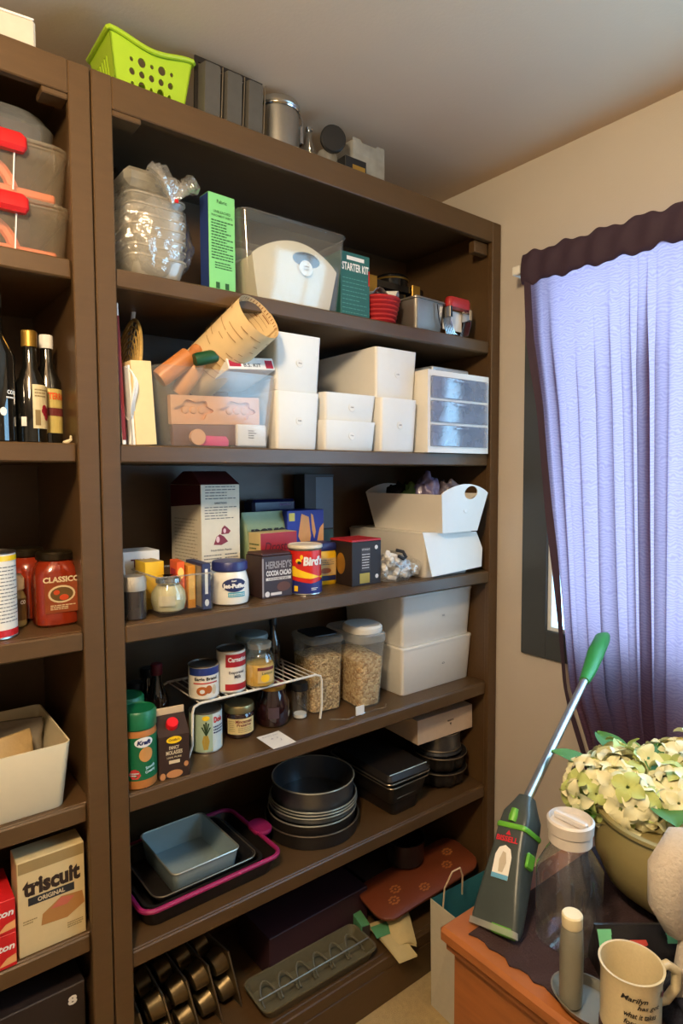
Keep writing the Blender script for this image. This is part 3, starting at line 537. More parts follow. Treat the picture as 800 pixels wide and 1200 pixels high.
a = Art(F(0, 0, 0), 2); a.ell(-.010, .145, .005, .008).ell(.010, .166, .004, .006); a.build('candy_highlight', M('pink_print', (232, 190, 190), .5), b)
Art(FX(-.056, .08, 0)).lines(-.06, .06, .04, .2, 18, 6, .25).build('side_print', M('faint_print', (170, 158, 130), .7), b)
b = thing('snack_bag', 'sage green snack bag with black lettering behind the red carton', 'bag', (.515, .235, T3), rz=4)
m = MB(); m.loft([rrect(w, d, .01, z, 3) for w, d, z in ((.135, .05, 0), (.14, .07, .02), (.14, .065, .10), (.142, .03, .17), (.142, .006, .195), (.142, .004, .205))]); m.build('bag', M('sage_green_film', (140, 160, 120), .4, bump=.5, bsc=30), b)
a = Art(F(0, -.030, .145), 3); a.text('nave', .0, .0, .12, .032, .06); a.build('lettering', INK, b)
b = thing('wafer_box', 'bright blue carton with beige hexagon biscuits pictured', 'box', (.648, .215, T3), rz=2)
MB().box(-.066, .066, 0, .08, 0, .205, .001).build('carton', M('royal_blue_card', (34, 52, 158), .5), b)
a = Art(F(0, 0, 0)); a.poly([(-.028, .13), (-.012, .10), (.012, .10), (.018, .13), (.010, .185), (-.016, .195)]).poly([(.040, .11), (.065, .10), (.065, .165), (.05, .15)]); a.poly([(.022, .145), (.030, .12), (.036, .14), (.026, .19), (.018, .195)]); a.build('biscuit_picture', M('biscuit_print', (226, 164, 104), .6), b)
Art(F(0, 0, 0)).rect(-.060, -.040, .175, .198).build('gold_badge', GOLD, b)
b = thing('blue_packet', 'dark navy packet lying on top of the green bag and blue carton', 'packet', (.60, .335, T3)); MB().box(-.075, .075, -.03, .03, 0, .235, .008).build('packet', M('midnight_film', (20, 26, 78), .3), b); Art(F(.035, -.03, .22)).text('snacks', 0, 0, .04, .008).build('lettering', M('violet_print', (110, 80, 150), .6), b)
b = thing('tall_box', 'tall slate carton with pale blue panel standing against the back', 'box', (.765, .30, T3)); MB().box(-.062, .05, -.0, .06, 0, .31, .001).build('carton', M('slate_card', (50, 54, 62), .5), b); Art(F(0, 0, 0)).rect(-.02, .046, .14, .30).build('front_panel', M('steel_blue_print', (104, 122, 142), .5), b); a = Art(F(0, 0, 0)); a.rect(-.02, .046, .02, .135); a.build('lower_panel', M('sea_print', (60, 100, 106), .5), b)
# front row
b = thing('marshmallow_jar', 'white jar of marshmallow spread with a dark blue lid', 'jar', (.319, .063, T3))
MB().lathe([(.036, 0), (.043, .004), (.046, .02), (.045, .055), (.040, .075), (.038, .080)], 36).build('jar', M('marshmallow_white', (236, 232, 220), .25, var=.02, coat=.6), b); MB().lathe([(.0405, .0805), (.0425, .083), (.0425, .099), (.040, .103), (.02, .1035)], 36).build('lid', M('navy_lid', (36, 44, 104), .4), b)
fr = CY(.0465, 0, -18); Art(fr).ell(.004, .050, .030, .016).build('label_patch', M('navy_print', (24, 34, 86), .5), b); Art(fr, 3).text('Jet-Puffed', .004, .047, .056, .014, .06, rot=0).build('lettering', PAPERW, b); Art(fr, 2).rect(-.012, .030, .022, .033).build('blue_band', M('aqua_print', (60, 150, 170), .5), b); Art(fr, 3).lines(-.010, .028, .024, .031, 2, 4, .4).build('band_print', PAPERW, b); Art(fr, 4).text('KRAFT', .002, .060, .012, .004, .05).build('maker_lettering', PAPERW, b)
b = thing('cocoa_box', 'cream and red cocoa carton standing behind the brown cocoa box', 'box', (.505, .135, T3), rz=4)
MB().box(-.060, .060, 0, .055, 0, .155, .001).build('carton', M('ivory_card', (220, 196, 140), .6), b); Art(F(0, 0, 0)).rect(-.0595, .0595, .002, .1545).build('front_print', M('carton_red', (158, 26, 34), .5), b); Art(F(0, 0, 0), 2).text('Droste', -.004, .118, .085, .024, .01, .2).build('lettering', M('dark_red_ink', (84, 12, 18), .5), b); Art(F(0, 0, 0), 2).poly([(-.005, .09), (.02, .09), (.008, .102)]).build('picture', M('biscuit_print', (226, 164, 104), .6), b); Art(FX(-.06, .028, 0)).lines(-.022, .022, .02, .13, 10, 3, .35).build('side_print', M('green_print', (80, 100, 50), .6), b)
b = thing('cocoa_box', 'dark brown cocoa carton with grey and white lettering', 'box', (.446, .050, T3))
hb_ = M('cocoa_brown', (52, 30, 28), .45); MB().box(-.045, .045, 0, .08, 0, .105, .001).build('carton', hb_, b); MB().box(-.043, .043, .002, .078, .1052, .112, .002).build('lid', M('cocoa_lid', (70, 40, 38), .5), b)
Art(F(0, 0, 0)).text("HERSHEY'S", .004, .083, .076, .019, .03).build('maker_lettering', M('warm_grey_print', (150, 140, 138), .5), b); a = Art(F(0, 0, 0)); a.text('COCOA CACAO', .004, .062, .074, .014, .05).rect(-.034, .040, .044, .051).rect(-.02, .012, .006, .013).ell(-.030, .010, .007, .007); a.build('lettering', M('soft_white_print', (214, 206, 200), .5), b); a = Art(F(0, 0, 0), 2); a.text('UNSWEETENED', .003, .0475, .06, .004, .02); a.build('band_lettering', hb_, b); Art(F(0, 0, 0)).ell(.018, .026, .020, .012).build('powder_picture', M('cocoa_powder_print', (94, 56, 44), .6), b)
Art(F(0, 0, 0)).rect(-.0445, -.040, .004, .10).build('edge_strip', M('warm_grey_print', (150, 140, 138), .5), b)
b = can('custard_tin', 'red, yellow and blue custard powder tin with pale plastic lid', 'tin', .536, .058, T3, .0425, .118, M('custard_red', (206, 36, 26), .35))
MB().lathe([(.0435, .1185), (.0455, .121), (.0455, .127), (.0425, .1285), (.040, .1265)], 36).build('lid', M('pale_lid', (226, 216, 196), .45), b)
fr = CY(.0428, 0, -30); n_ = 24
a = Art(fr); P = [(-.07+.14*i/n_, .0, ) for i in range(n_+1)]
def band(a, lo, hi, u0=-.075, u1=.075, n=24):
    for i in range(n):
        x, y = u0+(u1-u0)*i/n, u0+(u1-u0)*(i+1)/n; a.add([(x, lo(x)), (y, lo(y)), (y, hi(y)), (x, hi(x))], [(0, 1, 2, 3)])
    return a
band(a, lambda x: .042+.28*abs(x-.012)**1.0*.5, lambda x: .07-.35*(x+.03) if x > -.03 else .074); a.build('yellow_swoosh', M('custard_yellow', (246, 200, 30), .4), b)
a = Art(fr, 2); band(a, lambda x: .0045, lambda x: .030+.35*abs(x-.012)*.5); a.build('blue_base', M('custard_blue', (30, 38, 110), .4), b)
Art(fr, 3).text("Bird's", .020, .088, .056, .024, .05, .1).build('lettering', PAPERW, b); a = Art(fr, 3); a.ell(-.020, .088, .008, .006).ell(-.012, .098, .004, .006); a.build('bird_emblem', M('custard_yellow', (246, 200, 30), .4), b); Art(fr, 4).ell(-.018, .084, .005, .004).build('bird_shadow', INK, b); Art(fr, 3).rect(-.033, -.022, .010, .024).build('badge', M('custard_yellow', (246, 200, 30), .4), b)
a = Art(fr, 3); a.lines(.012, .032, .012, .020, 2, 3, .5); a.build('weight_print', PAPERW, b)
b = thing('peanut_jar', 'squarish yellow jar with dark blue lid beside the custard tin', 'jar', (.645, .15, T3), rz=-4)
ym = M('mustard_yellow', (236, 186, 26), .4); m = MB(); m.loft([rrect(.088, .07, .02, 0), rrect(.094, .076, .02, .006), rrect(.094, .076, .02, .085), rrect(.088, .070, .02, .095)]); m.build('jar', ym, b); m = MB(); m.loft([rrect(.092, .074, .022, .0955), rrect(.096, .078, .022, .099), rrect(.096, .078, .022, .112), rrect(.09, .072, .022, .117)]); m.build('lid', M('navy_lid', (36, 44, 104), .4), b)
Art(F(0, -.038, 0)).rect(-.034, .034, .028, .075).build('label', M('tan_label', (206, 174, 116), .6), b); Art(F(0, -.038, 0)).rect(-.034, .034, .012, .026).build('navy_band', M('navy_print', (24, 34, 86), .5), b); a = Art(F(0, -.038, 0), 2); a.lines(-.028, .028, .055, .072, 3, 7, .4); a.build('lettering', INKG, b); Art(F(0, -.038, 0), 2).ell(.0, .04, .018, .008).build('nut_picture', M('nut_print', (150, 84, 50), .6), b)
b = thing('chocolate_box', 'black drinking chocolate carton with red top and gold label', 'box', (.733, .041, T3))
MB().box(-.053, .053, 0, .10, 0, .122, .001).build('carton', M('near_black_card', (34, 23, 22), .6), b); MB().box(-.053, .053, 0, .10, .1222, .128, .001).build('top', M('red_card_top', (178, 34, 42), .5), b)
Art(F(0, 0, 0)).rect(-.026, .010, .006, .034).build('gold_label', GOLD, b); a = Art(F(0, 0, 0)); a.rect(-.020, .012, .04, .105); a.build('grey_panel', M('charcoal_print', (62, 52, 50), .5), b); a = Art(F(0, 0, 0), 2); a.text('HOT CHOCOLATE', -.004, .10, .028, .005).lines(-.018, .010, .045, .09, 6, 4, .3).ell(.034, .104, .006, .006).ell(.036, .022, .006, .006); a.build('lettering', M('soft_white_print', (214, 206, 200), .5), b); a = Art(FX(-.053, .05, 0)); a.ell(.0, .06, .02, .03); a.build('side_emblem', GOLD, b)
# bag of white packets
b = thing('candy_bag', 'clear bag of small white packets slumped in front of the white bins', 'bag', (.868, .055, T3))
bm = bmesh.new(); bmesh.ops.create_icosphere(bm, subdivisions=4, radius=1)
for v in bm.verts:
    p = v.co.copy(); s = 1+noise.noise(p*2.5)*.18+noise.noise(p*6)*.07; v.co = Vector((p.x*.088*s+.01*p.z, p.y*.044*s, max(.0005, .032+p.z*.046*s*(1-.5*p.x))))
me = bpy.data.meshes.new('bag_film'); bm.to_mesh(me); bm.free(); me.polygons.foreach_set('use_smooth', [True]*len(me.polygons)); me.materials.append(bagm); o = bpy.data.objects.new('bag_film', me); col.objects.link(o); o.parent = b
rg = random.Random(11); pk = None
for k in range(44):
    x = rg.uniform(-.068, .068); hz = .062*(1-x/.07*.45)*.85
    if pk is None: pk = MB(); pk.loft([rrect(.026, .012, .004, 0), rrect(.03, .016, .005, .006), rrect(.026, .012, .004, .012)]); pk = pk.build('packet', PAPERW, b); o = pk
    else: o = pk.copy(); col.objects.link(o); o.parent = b
    o.location = (x, rg.uniform(-.026, .024), .004+rg.random()*hz); o.rotation_euler = (rg.uniform(-.6, .6), rg.uniform(-.6, .6), rg.uniform(0, 3))
MB().tube([(-.035, -.035, .075), (-.02, -.04, .066), (-.008, -.038, .07), (-.012, -.03, .085), (-.03, -.02, .09)], .005, 7).build('twist_tie', INK, b)
# white handled bins
def handle_bin(label, x, y, z, rz, wb, wt, dep, h, arch_h, hole=True, grp='white handled bins'):
    b = thing('handled_bin', label, 'storage bin', (x, y, z), rz, grp)
    for sg in (1, -1):
        hs = [ovh(wt*.12, h-.004, .029, .020)] if hole and arch_h > .01 else []
        MB().plate([(-wb/2, 0), (wb/2, 0)]+arch(wt, h-.006, h+arch_h), hs, lambda u, v, e, sg=sg: (u, sg*(-dep/2-.02*v/h+e), v), .003).build('end_panel', WHITE, b, smooth=20)
        MB().plate([(-dep/2, 0), (dep/2, 0), (dep/2+.0185, h-.008), (-dep/2-.0185, h-.008)], [], lambda u, v, e, sg=sg: (sg*(wb/2+(wt-wb)/2*v/h-e), u, v), .003).build('side_panel', WHITE, b, smooth=20)
    MB().box(-wb/2+.001, wb/2-.001, -dep/2+.001, dep/2-.001, 0, .003).build('bottom', WHITE, b); return b
b = thing('white_bin', 'white bin with a flared front flap under the handled bin', 'storage bin', (1.035, .19, T3)); ww = .20
m = MB(); m.tub(.19, .34, .215, .36, .130, .012, .003); m.build('body', WHITE, b); MB().loft([rrect(.205, .35, .01, .1305), rrect(.205, .35, .01, .134)]).build('lid', WHITE, b)
MB().plate([(-.100, .008), (.122, .018), (.132, .075), (.108, .128), (-.128, .139)], [], lambda u, v, e: (u+.002, -.192-.012*(.13-v)/.13+e*1, v), .003).build('front_flap', WHITE, b, smooth=20)
hbn = handle_bin('white tapered bin with an oval hand hole stacked on the flapped bin', 1.045, .125, T3+.1345, 0, .155, .205, .30, .122, .022)
m = MB().lathe([(.008, 0), (.008, .001)], 16); m.xf(Matrix.Translation((.01, -.1605, .065)) @ Matrix.Rotation(R(82), 4, 'X')); m.build('sticker', PAPERW, hbn)
rg = random.Random(21)
for k, (x, y, c, lb) in enumerate(((1.03, .10, (124, 112, 140), 'lilac grey plastic-wrapped bundle lying in the handled bin'), (1.085, .06, (96, 86, 92), 'dark crinkled packet behind the hand hole'), (1.00, .20, (30, 28, 30), 'black pouch at the back of the handled bin'), (1.02, .15, (120, 150, 90), 'small green and red packet in the handled bin'))):
    bm = bmesh.new(); bmesh.ops.create_icosphere(bm, subdivisions=4, radius=1)
    for v in bm.verts:
        p = v.co.copy(); s = 1+noise.noise(p*2.1+Vector((k*7, 0, 0)))*.3+abs(noise.noise(p*5+Vector((k, 5, 0))))*.25; v.co = Vector((p.x*.038*s, p.y*.04*s, p.z*(.076, .070, .066, .064)[k]*s))
    me = bpy.data.meshes.new('packet'); z0 = min(v.co.z for v in bm.verts)
    for v in bm.verts: v.co.z -= z0
    bm.to_mesh(me); bm.free(); me.polygons.foreach_set('use_smooth', [True]*len(me.polygons)); me.materials.append(M('crinkled_film_%d' % k, c, .25, .1, var=.35, sc_=35, bump=1, bsc=60, coat=.5)); o = bpy.data.objects.new('wrapped_packet', me); col.objects.link(o); o.location = (x, y, T3+.138); tag(o, lb, 'packet')
# ================================================================ SHELF FOUR (T4)
RZ = .128
wire = M('white_coated_wire', (226, 220, 206), .4)
b = thing('shelf_riser', 'white coated wire rack standing on the can shelf', 'wire rack', (0, 0, T4)); X0, X1, Y0, Y1 = .225, .603, .080, .275
for y in (Y0, Y1):
    MB().tube([(X0-.012, y, .0035), (X0-.002, y, .03), (X0, y, RZ-.02), (X0+.004, y, RZ-.006), (X0+.02, y, RZ), (X1-.02, y, RZ), (X1-.004, y, RZ-.006), (X1, y, RZ-.02), (X1, y, .04), (X1-.006, y, .0035)], .0032, 8).build('end_frame', wire, b)
for x in (X0+.03, X1-.03): pass
for k in range(19): x = X0+.018+(X1-X0-.036)*k/18; MB().tube([(x, Y0, RZ+.0015), (x, Y1, RZ+.0015)], .0017, 6).build('wire', wire, b)
MB().tube([(.39, .178, RZ-.003), (.39, .178, .0)], .003, 6).build('support_leg', STEEL, b)
ZR = T4+RZ+.0034
b = can('milk_can', 'small condensed milk can with blue band on the wire rack', 'can', .271, .114, ZR, .0365, .083, M('off_white_label', (226, 220, 206), .5), group='cans on the wire rack')
fr = CY(.0366, 0, -25); Art(fr).rect(-.04, .05, .060, .078).build('blue_band', M('can_blue', (34, 52, 120), .45), b); Art(fr, 2).text('Eagle Brand', .006, .051, .056, .010, .03).build('lettering', INK, b); Art(fr).rect(-.026, .036, .040, .043).build('red_stripe', RED, b); a = Art(fr); a.ell(-.004, .023, .014, .011).ell(.012, .026, .008, .010); a.build('dessert_picture', M('caramel_print', (176, 92, 36), .5), b); Art(fr, 2).ell(-.004, .022, .006, .005).build('cream_picture', PAPERW, b); Art(fr).ell(.026, .024, .006, .012).build('milk_picture', M('beige_print', (206, 190, 160), .5), b)
b = can('milk_can', 'taller evaporated milk can with red and white label on the wire rack', 'can', .346, .114, ZR, .036, .108, M('off_white_label', (226, 220, 206), .5), group='cans on the wire rack')
fr = CY(.0361, 0, -20); Art(fr).rect(-.018, .05, .066, .098).build('red_band', M('can_red', (164, 26, 38), .45), b); Art(fr, 2).text('Carnation', .014, .085, .052, .012, .03).build('maker_lettering', PAPERW, b); a = Art(fr, 2); a.text('Evaporated', .010, .052, .040, .009, .02).text('Milk', .012, .042, .018, .009, .02); a.build('lettering', M('grey_navy_ink', (50, 50, 70), .5), b); Art(fr).rect(-.020, .045, .008, .024).build('lower_band', M('can_red', (164, 26, 38), .45), b)
b = thing('preserve_jar', 'glass jar of yellow fruit preserve on the wire rack', 'jar', (.422, .103, ZR))
MB().lathe([(.030, .001), (.036, .006), (.037, .05), (.034, .058)], 32).build('contents', M('yellow_preserve', (214, 170, 70), .35, var=.25, sc_=70), b); MB().lathe([(.031, 0), (.0385, .006), (.039, .062), (.034, .080), (.028, .088), (.028, .096)], 32, True, False).build('glass', GLASS, b); MB().lathe([(.029, .0965), (.031, .098), (.031, .110), (.028, .112)], 28).build('lid', clear('milky_tub2', (248, 246, 240), .4, .12, hazec=(240, 232, 214)), b)
fr = CY(.0392, 0, -20); Art(fr).rect(-.012, .034, .014, .056).build('label', M('tan_label', (206, 174, 116), .6), b); Art(fr, 2).rect(-.012, .034, .046, .054).build('maroon_band', M('maroon_ink', (110, 40, 40), .6), b); Art(fr, 2).ell(.008, .026, .012, .010).build('lemon_picture', M('lemon_print', (236, 190, 40), .5), b); Art(fr, 2).text('Lemon', .014, .039, .03, .007).build('lettering', M('green_print', (80, 100, 50), .6), b)
b = thing('storage_jar', 'glass jar with greyish swing lid behind the preserve jar', 'jar', (.455, .20, ZR)); MB().lathe([(.036, 0), (.042, .005), (.042, .07), (.036, .085), (.034, .09)], 30, True, False).build('glass', GLASS, b); MB().lathe([(.030, .001), (.039, .006), (.039, .055)], 30).build('contents', M('pale_grain', (150, 138, 112), .8, var=.3, sc_=200), b); MB().lathe([(.035, .0905), (.043, .093), (.045, .10), (.043, .108), (.03, .112)], 30).build('lid', M('blue_grey_lid', (132, 146, 146), .3), b)
def bottle(name, label, x, y, z, prof, mat, capmat, capz, capr, group=None):
    b = thing(name, label, 'bottle', (x, y, z), 0, group); MB().lathe(prof, 28).build('glass', mat, b); MB().lathe([(capr, capz[0]), (capr, capz[1]-.002), (capr*.9, capz[1])], 22).build('cap', capmat, b); return b
dg = M('dark_amber_glass', (30, 20, 16), .08, coat=1)
b = bottle('vanilla_bottle', 'dark slender bottle standing at the back of the wire rack', .53, .21, ZR, [(.018, 0), (.02, .003), (.02, .07), (.009, .095), (.009, .118)], dg, BLACKP, (.1185, .142), .011)
b = bottle('sauce_bottle', 'dark bottle with red cap and gold neck band behind the molasses carton', .188, .205, T4, [(.024, 0), (.028, .004), (.028, .115), (.020, .14), (.013, .16), (.012, .178)], dg, M('burgundy_cap', (96, 20, 32), .4), (.1785, .206), .0145)
fr = CY(.0283, 0, -25); Art(fr).rect(-.03, .03, .084, .100).build('gold_band', GOLD, b); Art(fr).rect(-.03, .03, .03, .082).build('label', M('plum_print', (84, 30, 66), .5), b); Art(fr, 2).text('Sherry', 0, .07, .04, .012).build('lettering', M('pink_print', (232, 190, 190), .5), b)
for x, y, h, l in ((.150, .25, .155, 'dark bottle with black cap standing behind the peanut butter jars'), (.20, .30, .17, 'dark bottle standing behind the red-capped one')):
    bottle('sauce_bottle', l, x, y, T4, [(.030, 0), (.034, .004), (.034, h*.6), (.02, h*.75), (.016, h*.86)], dg, BLACKP, (h*.863, h), .019, )
pbm = M('peanut_butter', (176, 112, 58), .35, var=.06)
for x, y, l in ((.0805, .042, 'green-lidded peanut butter jar with green label at the shelf edge'), (.088, .135, 'second green-lidded peanut butter jar behind the other')):
    b = thing('peanut_butter_jar', l, 'jar', (x, y, T4), group='peanut butter jars'); gl_ = M('pine_green', (14, 100, 62), .4)
    MB().lathe([(.034, 0), (.038, .004), (.039, .02), (.039, .118), (.037, .128)], 36).build('jar', pbm, b); MB().lathe([(.0375, .1285), (.0395, .131), (.0395, .163), (.036, .168), (.034, .166)], 44).build('lid', gl_, b); MB().lathe([(.0393, .022), (.0393, .115)], 36, False, False).build('label', gl_, b)
    fr = CY(.0396, 0, -2); a = Art(fr); a.ell(.000, .104, .020, .011); a.build('white_oval', PAPERW, b); a = Art(fr, 2); a.text('Kraft', 0, .104, .030, .010, .06, .2); a.build('maker_lettering', M('navy_print', (24, 34, 86), .5), b)
    Art(fr).ell(.004, .077, .015, .016).build('brown_patch', M('caramel_patch', (196, 138, 74), .6), b); Art(fr).poly([(-.034, .036), (-.028, .046), (-.02, .048), (-.012, .044), (-.008, .034), (-.014, .026), (-.026, .026)]).build('maple_badge', M('coral_print', (196, 54, 54), .5), b); a = Art(fr, 2); a.text('Smooth', .013, .049, .022, .007, .03, rot=10).text('Creamy', .013, .039, .024, .008, .03, rot=10).lines(-.031, -.012, .032, .041, 2, 3, .5); a.build('lettering', M('pale_aqua_print', (190, 226, 226), .5), b)
b = thing('molasses_carton', 'dark brown molasses carton with a red screw cap', 'carton', (.155, .043, T4), rz=-9); cb = M('molasses_brown', (50, 32, 26), .5)
MB().box(-.034, .034, -.030, .030, 0, .098, .001).build('carton', cb, b); m = MB(); m.loft([[(-.034, -.03, .098), (.034, -.03, .098), (.034, .03, .098), (-.034, .03, .098)], [(-.034, .012, .130), (.034, .012, .130), (.034, .018, .130), (-.034, .018, .130)]]); m.build('gable_top', cb, b); MB().box(-.034, .034, .0125, .0175, .1302, .146, .0008).build('top_seam', M('tan_card', (206, 178, 140), .7), b)
m = MB().lathe([(.0135, 0), (.0135, .012), (.012, .015)], 22); m.xf(Matrix.Translation((.0, -.010, .112)) @ Matrix.Rotation(R(38), 4, 'X')); m.build('screw_cap', M('bright_red_cap', (224, 26, 38), .35), b)
Art(F(.0, -.03, 0)).ell(0, .087, .017, .008).build('yellow_oval', M('custard_yellow', (246, 200, 30), .4), b); Art(F(0, -.03, 0), 2).text("Crosby's", 0, .087, .024, .007, .02, .2).build('maker_lettering', cb, b); a = Art(F(0, -.03, 0)); a.text('FANCY', 0, .070, .022, .008, .03).text('MOLASSES', 0, .059, .036, .009, .03).text('100% PURE', 0, .048, .032, .004, .01).rect(-.012, .012, .034, .0415); a.build('lettering', M('cream_print', (214, 196, 160), .5), b); a = Art(F(0, -.03, 0)); a.ell(.0, .010, .018, .009); a.ell(-.026, .008, .006, .008).ell(.026, .028, .005, .006); a.build('cookie_picture', M('cookie_print', (190, 130, 80), .6), b)
b = can('fruit_can', 'pineapple can with pale green label below the wire rack', 'can', .275, .116, T4, .0395, .100, M('pale_mint_label', (166, 186, 160), .45))
fr = CY(.0396, 0, -24); Art(fr).poly([(-.006, .01), (.004, .01), (.008, .03), (.004, .045), (-.006, .045), (-.010, .03)]).build('pineapple_picture', M('pineapple_print', (176, 146, 60), .5), b); a = Art(fr); [a.poly([(-.001, .044), (x-.002, .044+h), (x+.002, .044+h), (.001, .044)]) for x, h in ((-.010, .022), (-.005, .030), (0, .034), (.006, .030), (.010, .020))]; a.build('leaf_picture', M('dark_leaf_print', (34, 60, 34), .5), b); Art(fr).ell(.0, .087, .009, .006).build('sun_badge', M('custard_yellow', (246, 200, 30), .4), b); Art(fr).rect(.016, .060, .004, .096).build('white_panel', M('pale_blue_panel', (200, 214, 214), .5), b); Art(fr, 2).text('Dole', .032, .080, .026, .015, .05).build('maker_lettering', RED, b); a = Art(fr, 2); a.lines(.018, .05, .045, .066, 3, 4, .5); a.build('lettering', M('navy_print', (24, 34, 86), .5), b); Art(fr, 2).poly([(.012, .006), (.05, .006), (.05, .036), (.022, .028)]).build('yellow_panel', M('custard_yellow', (246, 200, 30), .4), b)
b = thing('jam_jar', 'dark jam jar with brass lid and cream label', 'jar', (.378, .134, T4)); MB().lathe([(.030, 0), (.036, .004), (.038, .012), (.038, .058), (.034, .064)], 32).build('jar', M('dark_jam', (38, 16, 18), .12, coat=1), b); MB().lathe([(.036, .0645), (.038, .066), (.038, .080), (.036, .084), (.02, .0845)], 32).build('lid', M('aged_brass_lid', (150, 136, 96), .35, .8), b)
fr = CY(.0383, 0, -24); Art(fr).rect(-.036, .042, .014, .054).build('label', M('parchment_label', (214, 192, 134), .6), b); a = Art(fr, 2); a.text('Mincemeat', .010, .047, .044, .009, .03).text('Preserve', .010, .038, .038, .008, .03); a.build('lettering', M('maroon_ink', (110, 40, 40), .6), b); a = Art(fr, 2); a.lines(-.006, .032, .018, .032, 4, 5, .35).lines(-.032, -.014, .02, .05, 6, 6, .3); a.build('fine_print', M('olive_print', (140, 120, 80), .6), b)
b = thing('preserve_jar', 'bulbous dark jar with a red flat lid under the wire rack', 'jar', (.484, .142, T4)); MB().lathe([(.034, 0), (.041, .006), (.046, .03), (.045, .06), (.036, .085), (.033, .098)], 36).build('jar', M('dark_jam', (38, 16, 18), .12, coat=1), b); MB().lathe([(.035, .0985), (.036, .10), (.036, .108), (.034, .110)], 32).build('lid_band', GOLD, b); MB().lathe([(.033, .1103), (.032, .1115)], 32).build('lid_disc', M('dusty_red', (150, 70, 72), .5), b); MB().grid(lambda u, v: CY(.0468, .044, -28)((u-.5)*.03, (v-.5)*.03, 0), 8, 2).build('label', M('shadow_label', (70, 52, 60), .6), b)
b = thing('spice_jar', 'little clear spice jar with black cap beside the wire rack', 'jar', (.565, .130, T4)); MB().lathe([(.020, 0), (.022, .003), (.022, .078)], 24, True, False).build('glass', GLASS, b); MB().lathe([(.018, .003), (.018, .012)], 20).build('contents', PAPERW, b); MB().lathe([(.0225, .0785), (.0225, .098), (.020, .10)], 24).build('cap', BLACKP, b)
b = thing('paper_note', 'square white paper note with pencil writing lying at the shelf edge', 'note', (.432, .042, T4), rz=-1); m = MB(); m.grid(lambda u, v: ((u-.5)*.066, (v-.5)*.086, .0012+.004*max(0, u-.7)), 6, 6); m.build('sheet', PAPERW, b); a = Art(FT(0, 0, .0025)); a.text('Pantry bits', -.002, .026, .045, .008, 0, .3).text('&  2', .0, .008, .022, .008, 0, .3).text('J.', .01, -.008, .008, .012, 0, .3); a.build('handwriting', M('pencil_grey', (150, 150, 168), .7), b)
# cereal containers
oat = grains('rolled_oats', (150, 112, 62), (238, 206, 150), 190)
b = thing('cereal_container', 'clear rectangular container with clip lid full of oats', 'container', (.655, .172, T4), rz=-7)
m = MB(); m.tub(.098, .115, .108, .125, .195, .018, .0025, thin=True); m.build('body', PLAST, b); m = MB(); m.loft([rrect(.094, .110, .016, .004), rrect(.103, .120, .017, .155), rrect(.07, .09, .016, .160)]); m.build('oats', oat, b); m = MB(); m.loft([rrect(.108, .125, .02, .1955), rrect(.116, .133, .022, .199), rrect(.116, .133, .022, .212), rrect(.106, .123, .02, .216)]); m.build('lid', clear('smoke_lid', (225, 222, 215), .22, .1), b); MB().box(-.062, -.054, -.02, .02, .17, .214, .002).build('clip', PLAST, b); MB().loft([rrect(.09, .10, .015, .2165), rrect(.088, .098, .015, .219)]).build('lid_seal', BLACKP, b)
b = thing('cereal_dispenser', 'tall cereal dispenser with rounded white flip lid and tapering base', 'container', (.775, .145, T4), rz=-6)
cz = grains('crisp_rice_cereal', (176, 130, 74), (246, 218, 164), 150)
m = MB(); m.loft([rrect(.080, .155, .02, 0), rrect(.082, .16, .022, .004), rrect(.100, .19, .026, .190)], True, False); m.build('body', clear('frosty_container', (250, 250, 248), .2, .2), b)
m = MB(); m.loft([rrect(.077, .151, .018, .005), rrect(.091, .176, .02, .12), rrect(.092, .174, .02, .140), rrect(.04, .09, .02, .158)]); m.build('cereal', cz, b)
m = MB(); m.loft([rrect(.104, .194, .028, .1905), rrect(.108, .198, .03, .194), rrect(.108, .198, .03, .212), rrect(.102, .192, .03, .216)]); m.build('lid', clear('milky_lid', (246, 246, 242), .5, .2), b)
m = MB(); m.loft([rrect(.100, .115, .045, .2165, cy=-.038), rrect(.106, .12, .048, .222, cy=-.038), rrect(.106, .12, .048, .232, cy=-.038), rrect(.096, .11, .045, .238, cy=-.038)]); m.build('flip_cap', WHITE, b)
b = thing('label_clip', 'bent clear plastic label clip with white tag lying on the shelf edge', 'clip', (.695, .05, T4)); MB().tube([(-.08, .01, .003), (-.04, -.02, .0025), (.03, -.012, .0025), (.10, -.018, .003), (.112, -.006, .006)], .0024, 6).build('clear_strip', GLASS, b); MB().box(-.012, .018, -.022, -.018, .0052, .03, .001).build('white_tag', PAPERW, b)
# lidded white boxes
for z, h, l, tx in ((T4, .148, 'lower of two wide white lidded boxes at the window end', 'o'), (T4+.1485, .158, 'upper wide white box stacked tight under the shelf above', 'tea')):
    b = thing('white_bin', l, 'storage bin', (1.0465, .205, z), group='wide white boxes'); m = MB(); m.tub(.300, .27, .316, .286, h-.010, .012, .003); m.build('body', WHITE, b); m = MB(); m.loft([rrect(.318, .288, .013, h-.0095), rrect(.320, .290, .013, h-.006), rrect(.318, .288, .013, h-.0005)]); m.build('lid', WHITE, b); Art(F(.02, -.1435, h*.5), 1).text(tx, 0, 0, .012, .006, 0).build('lettering', INKG, b)
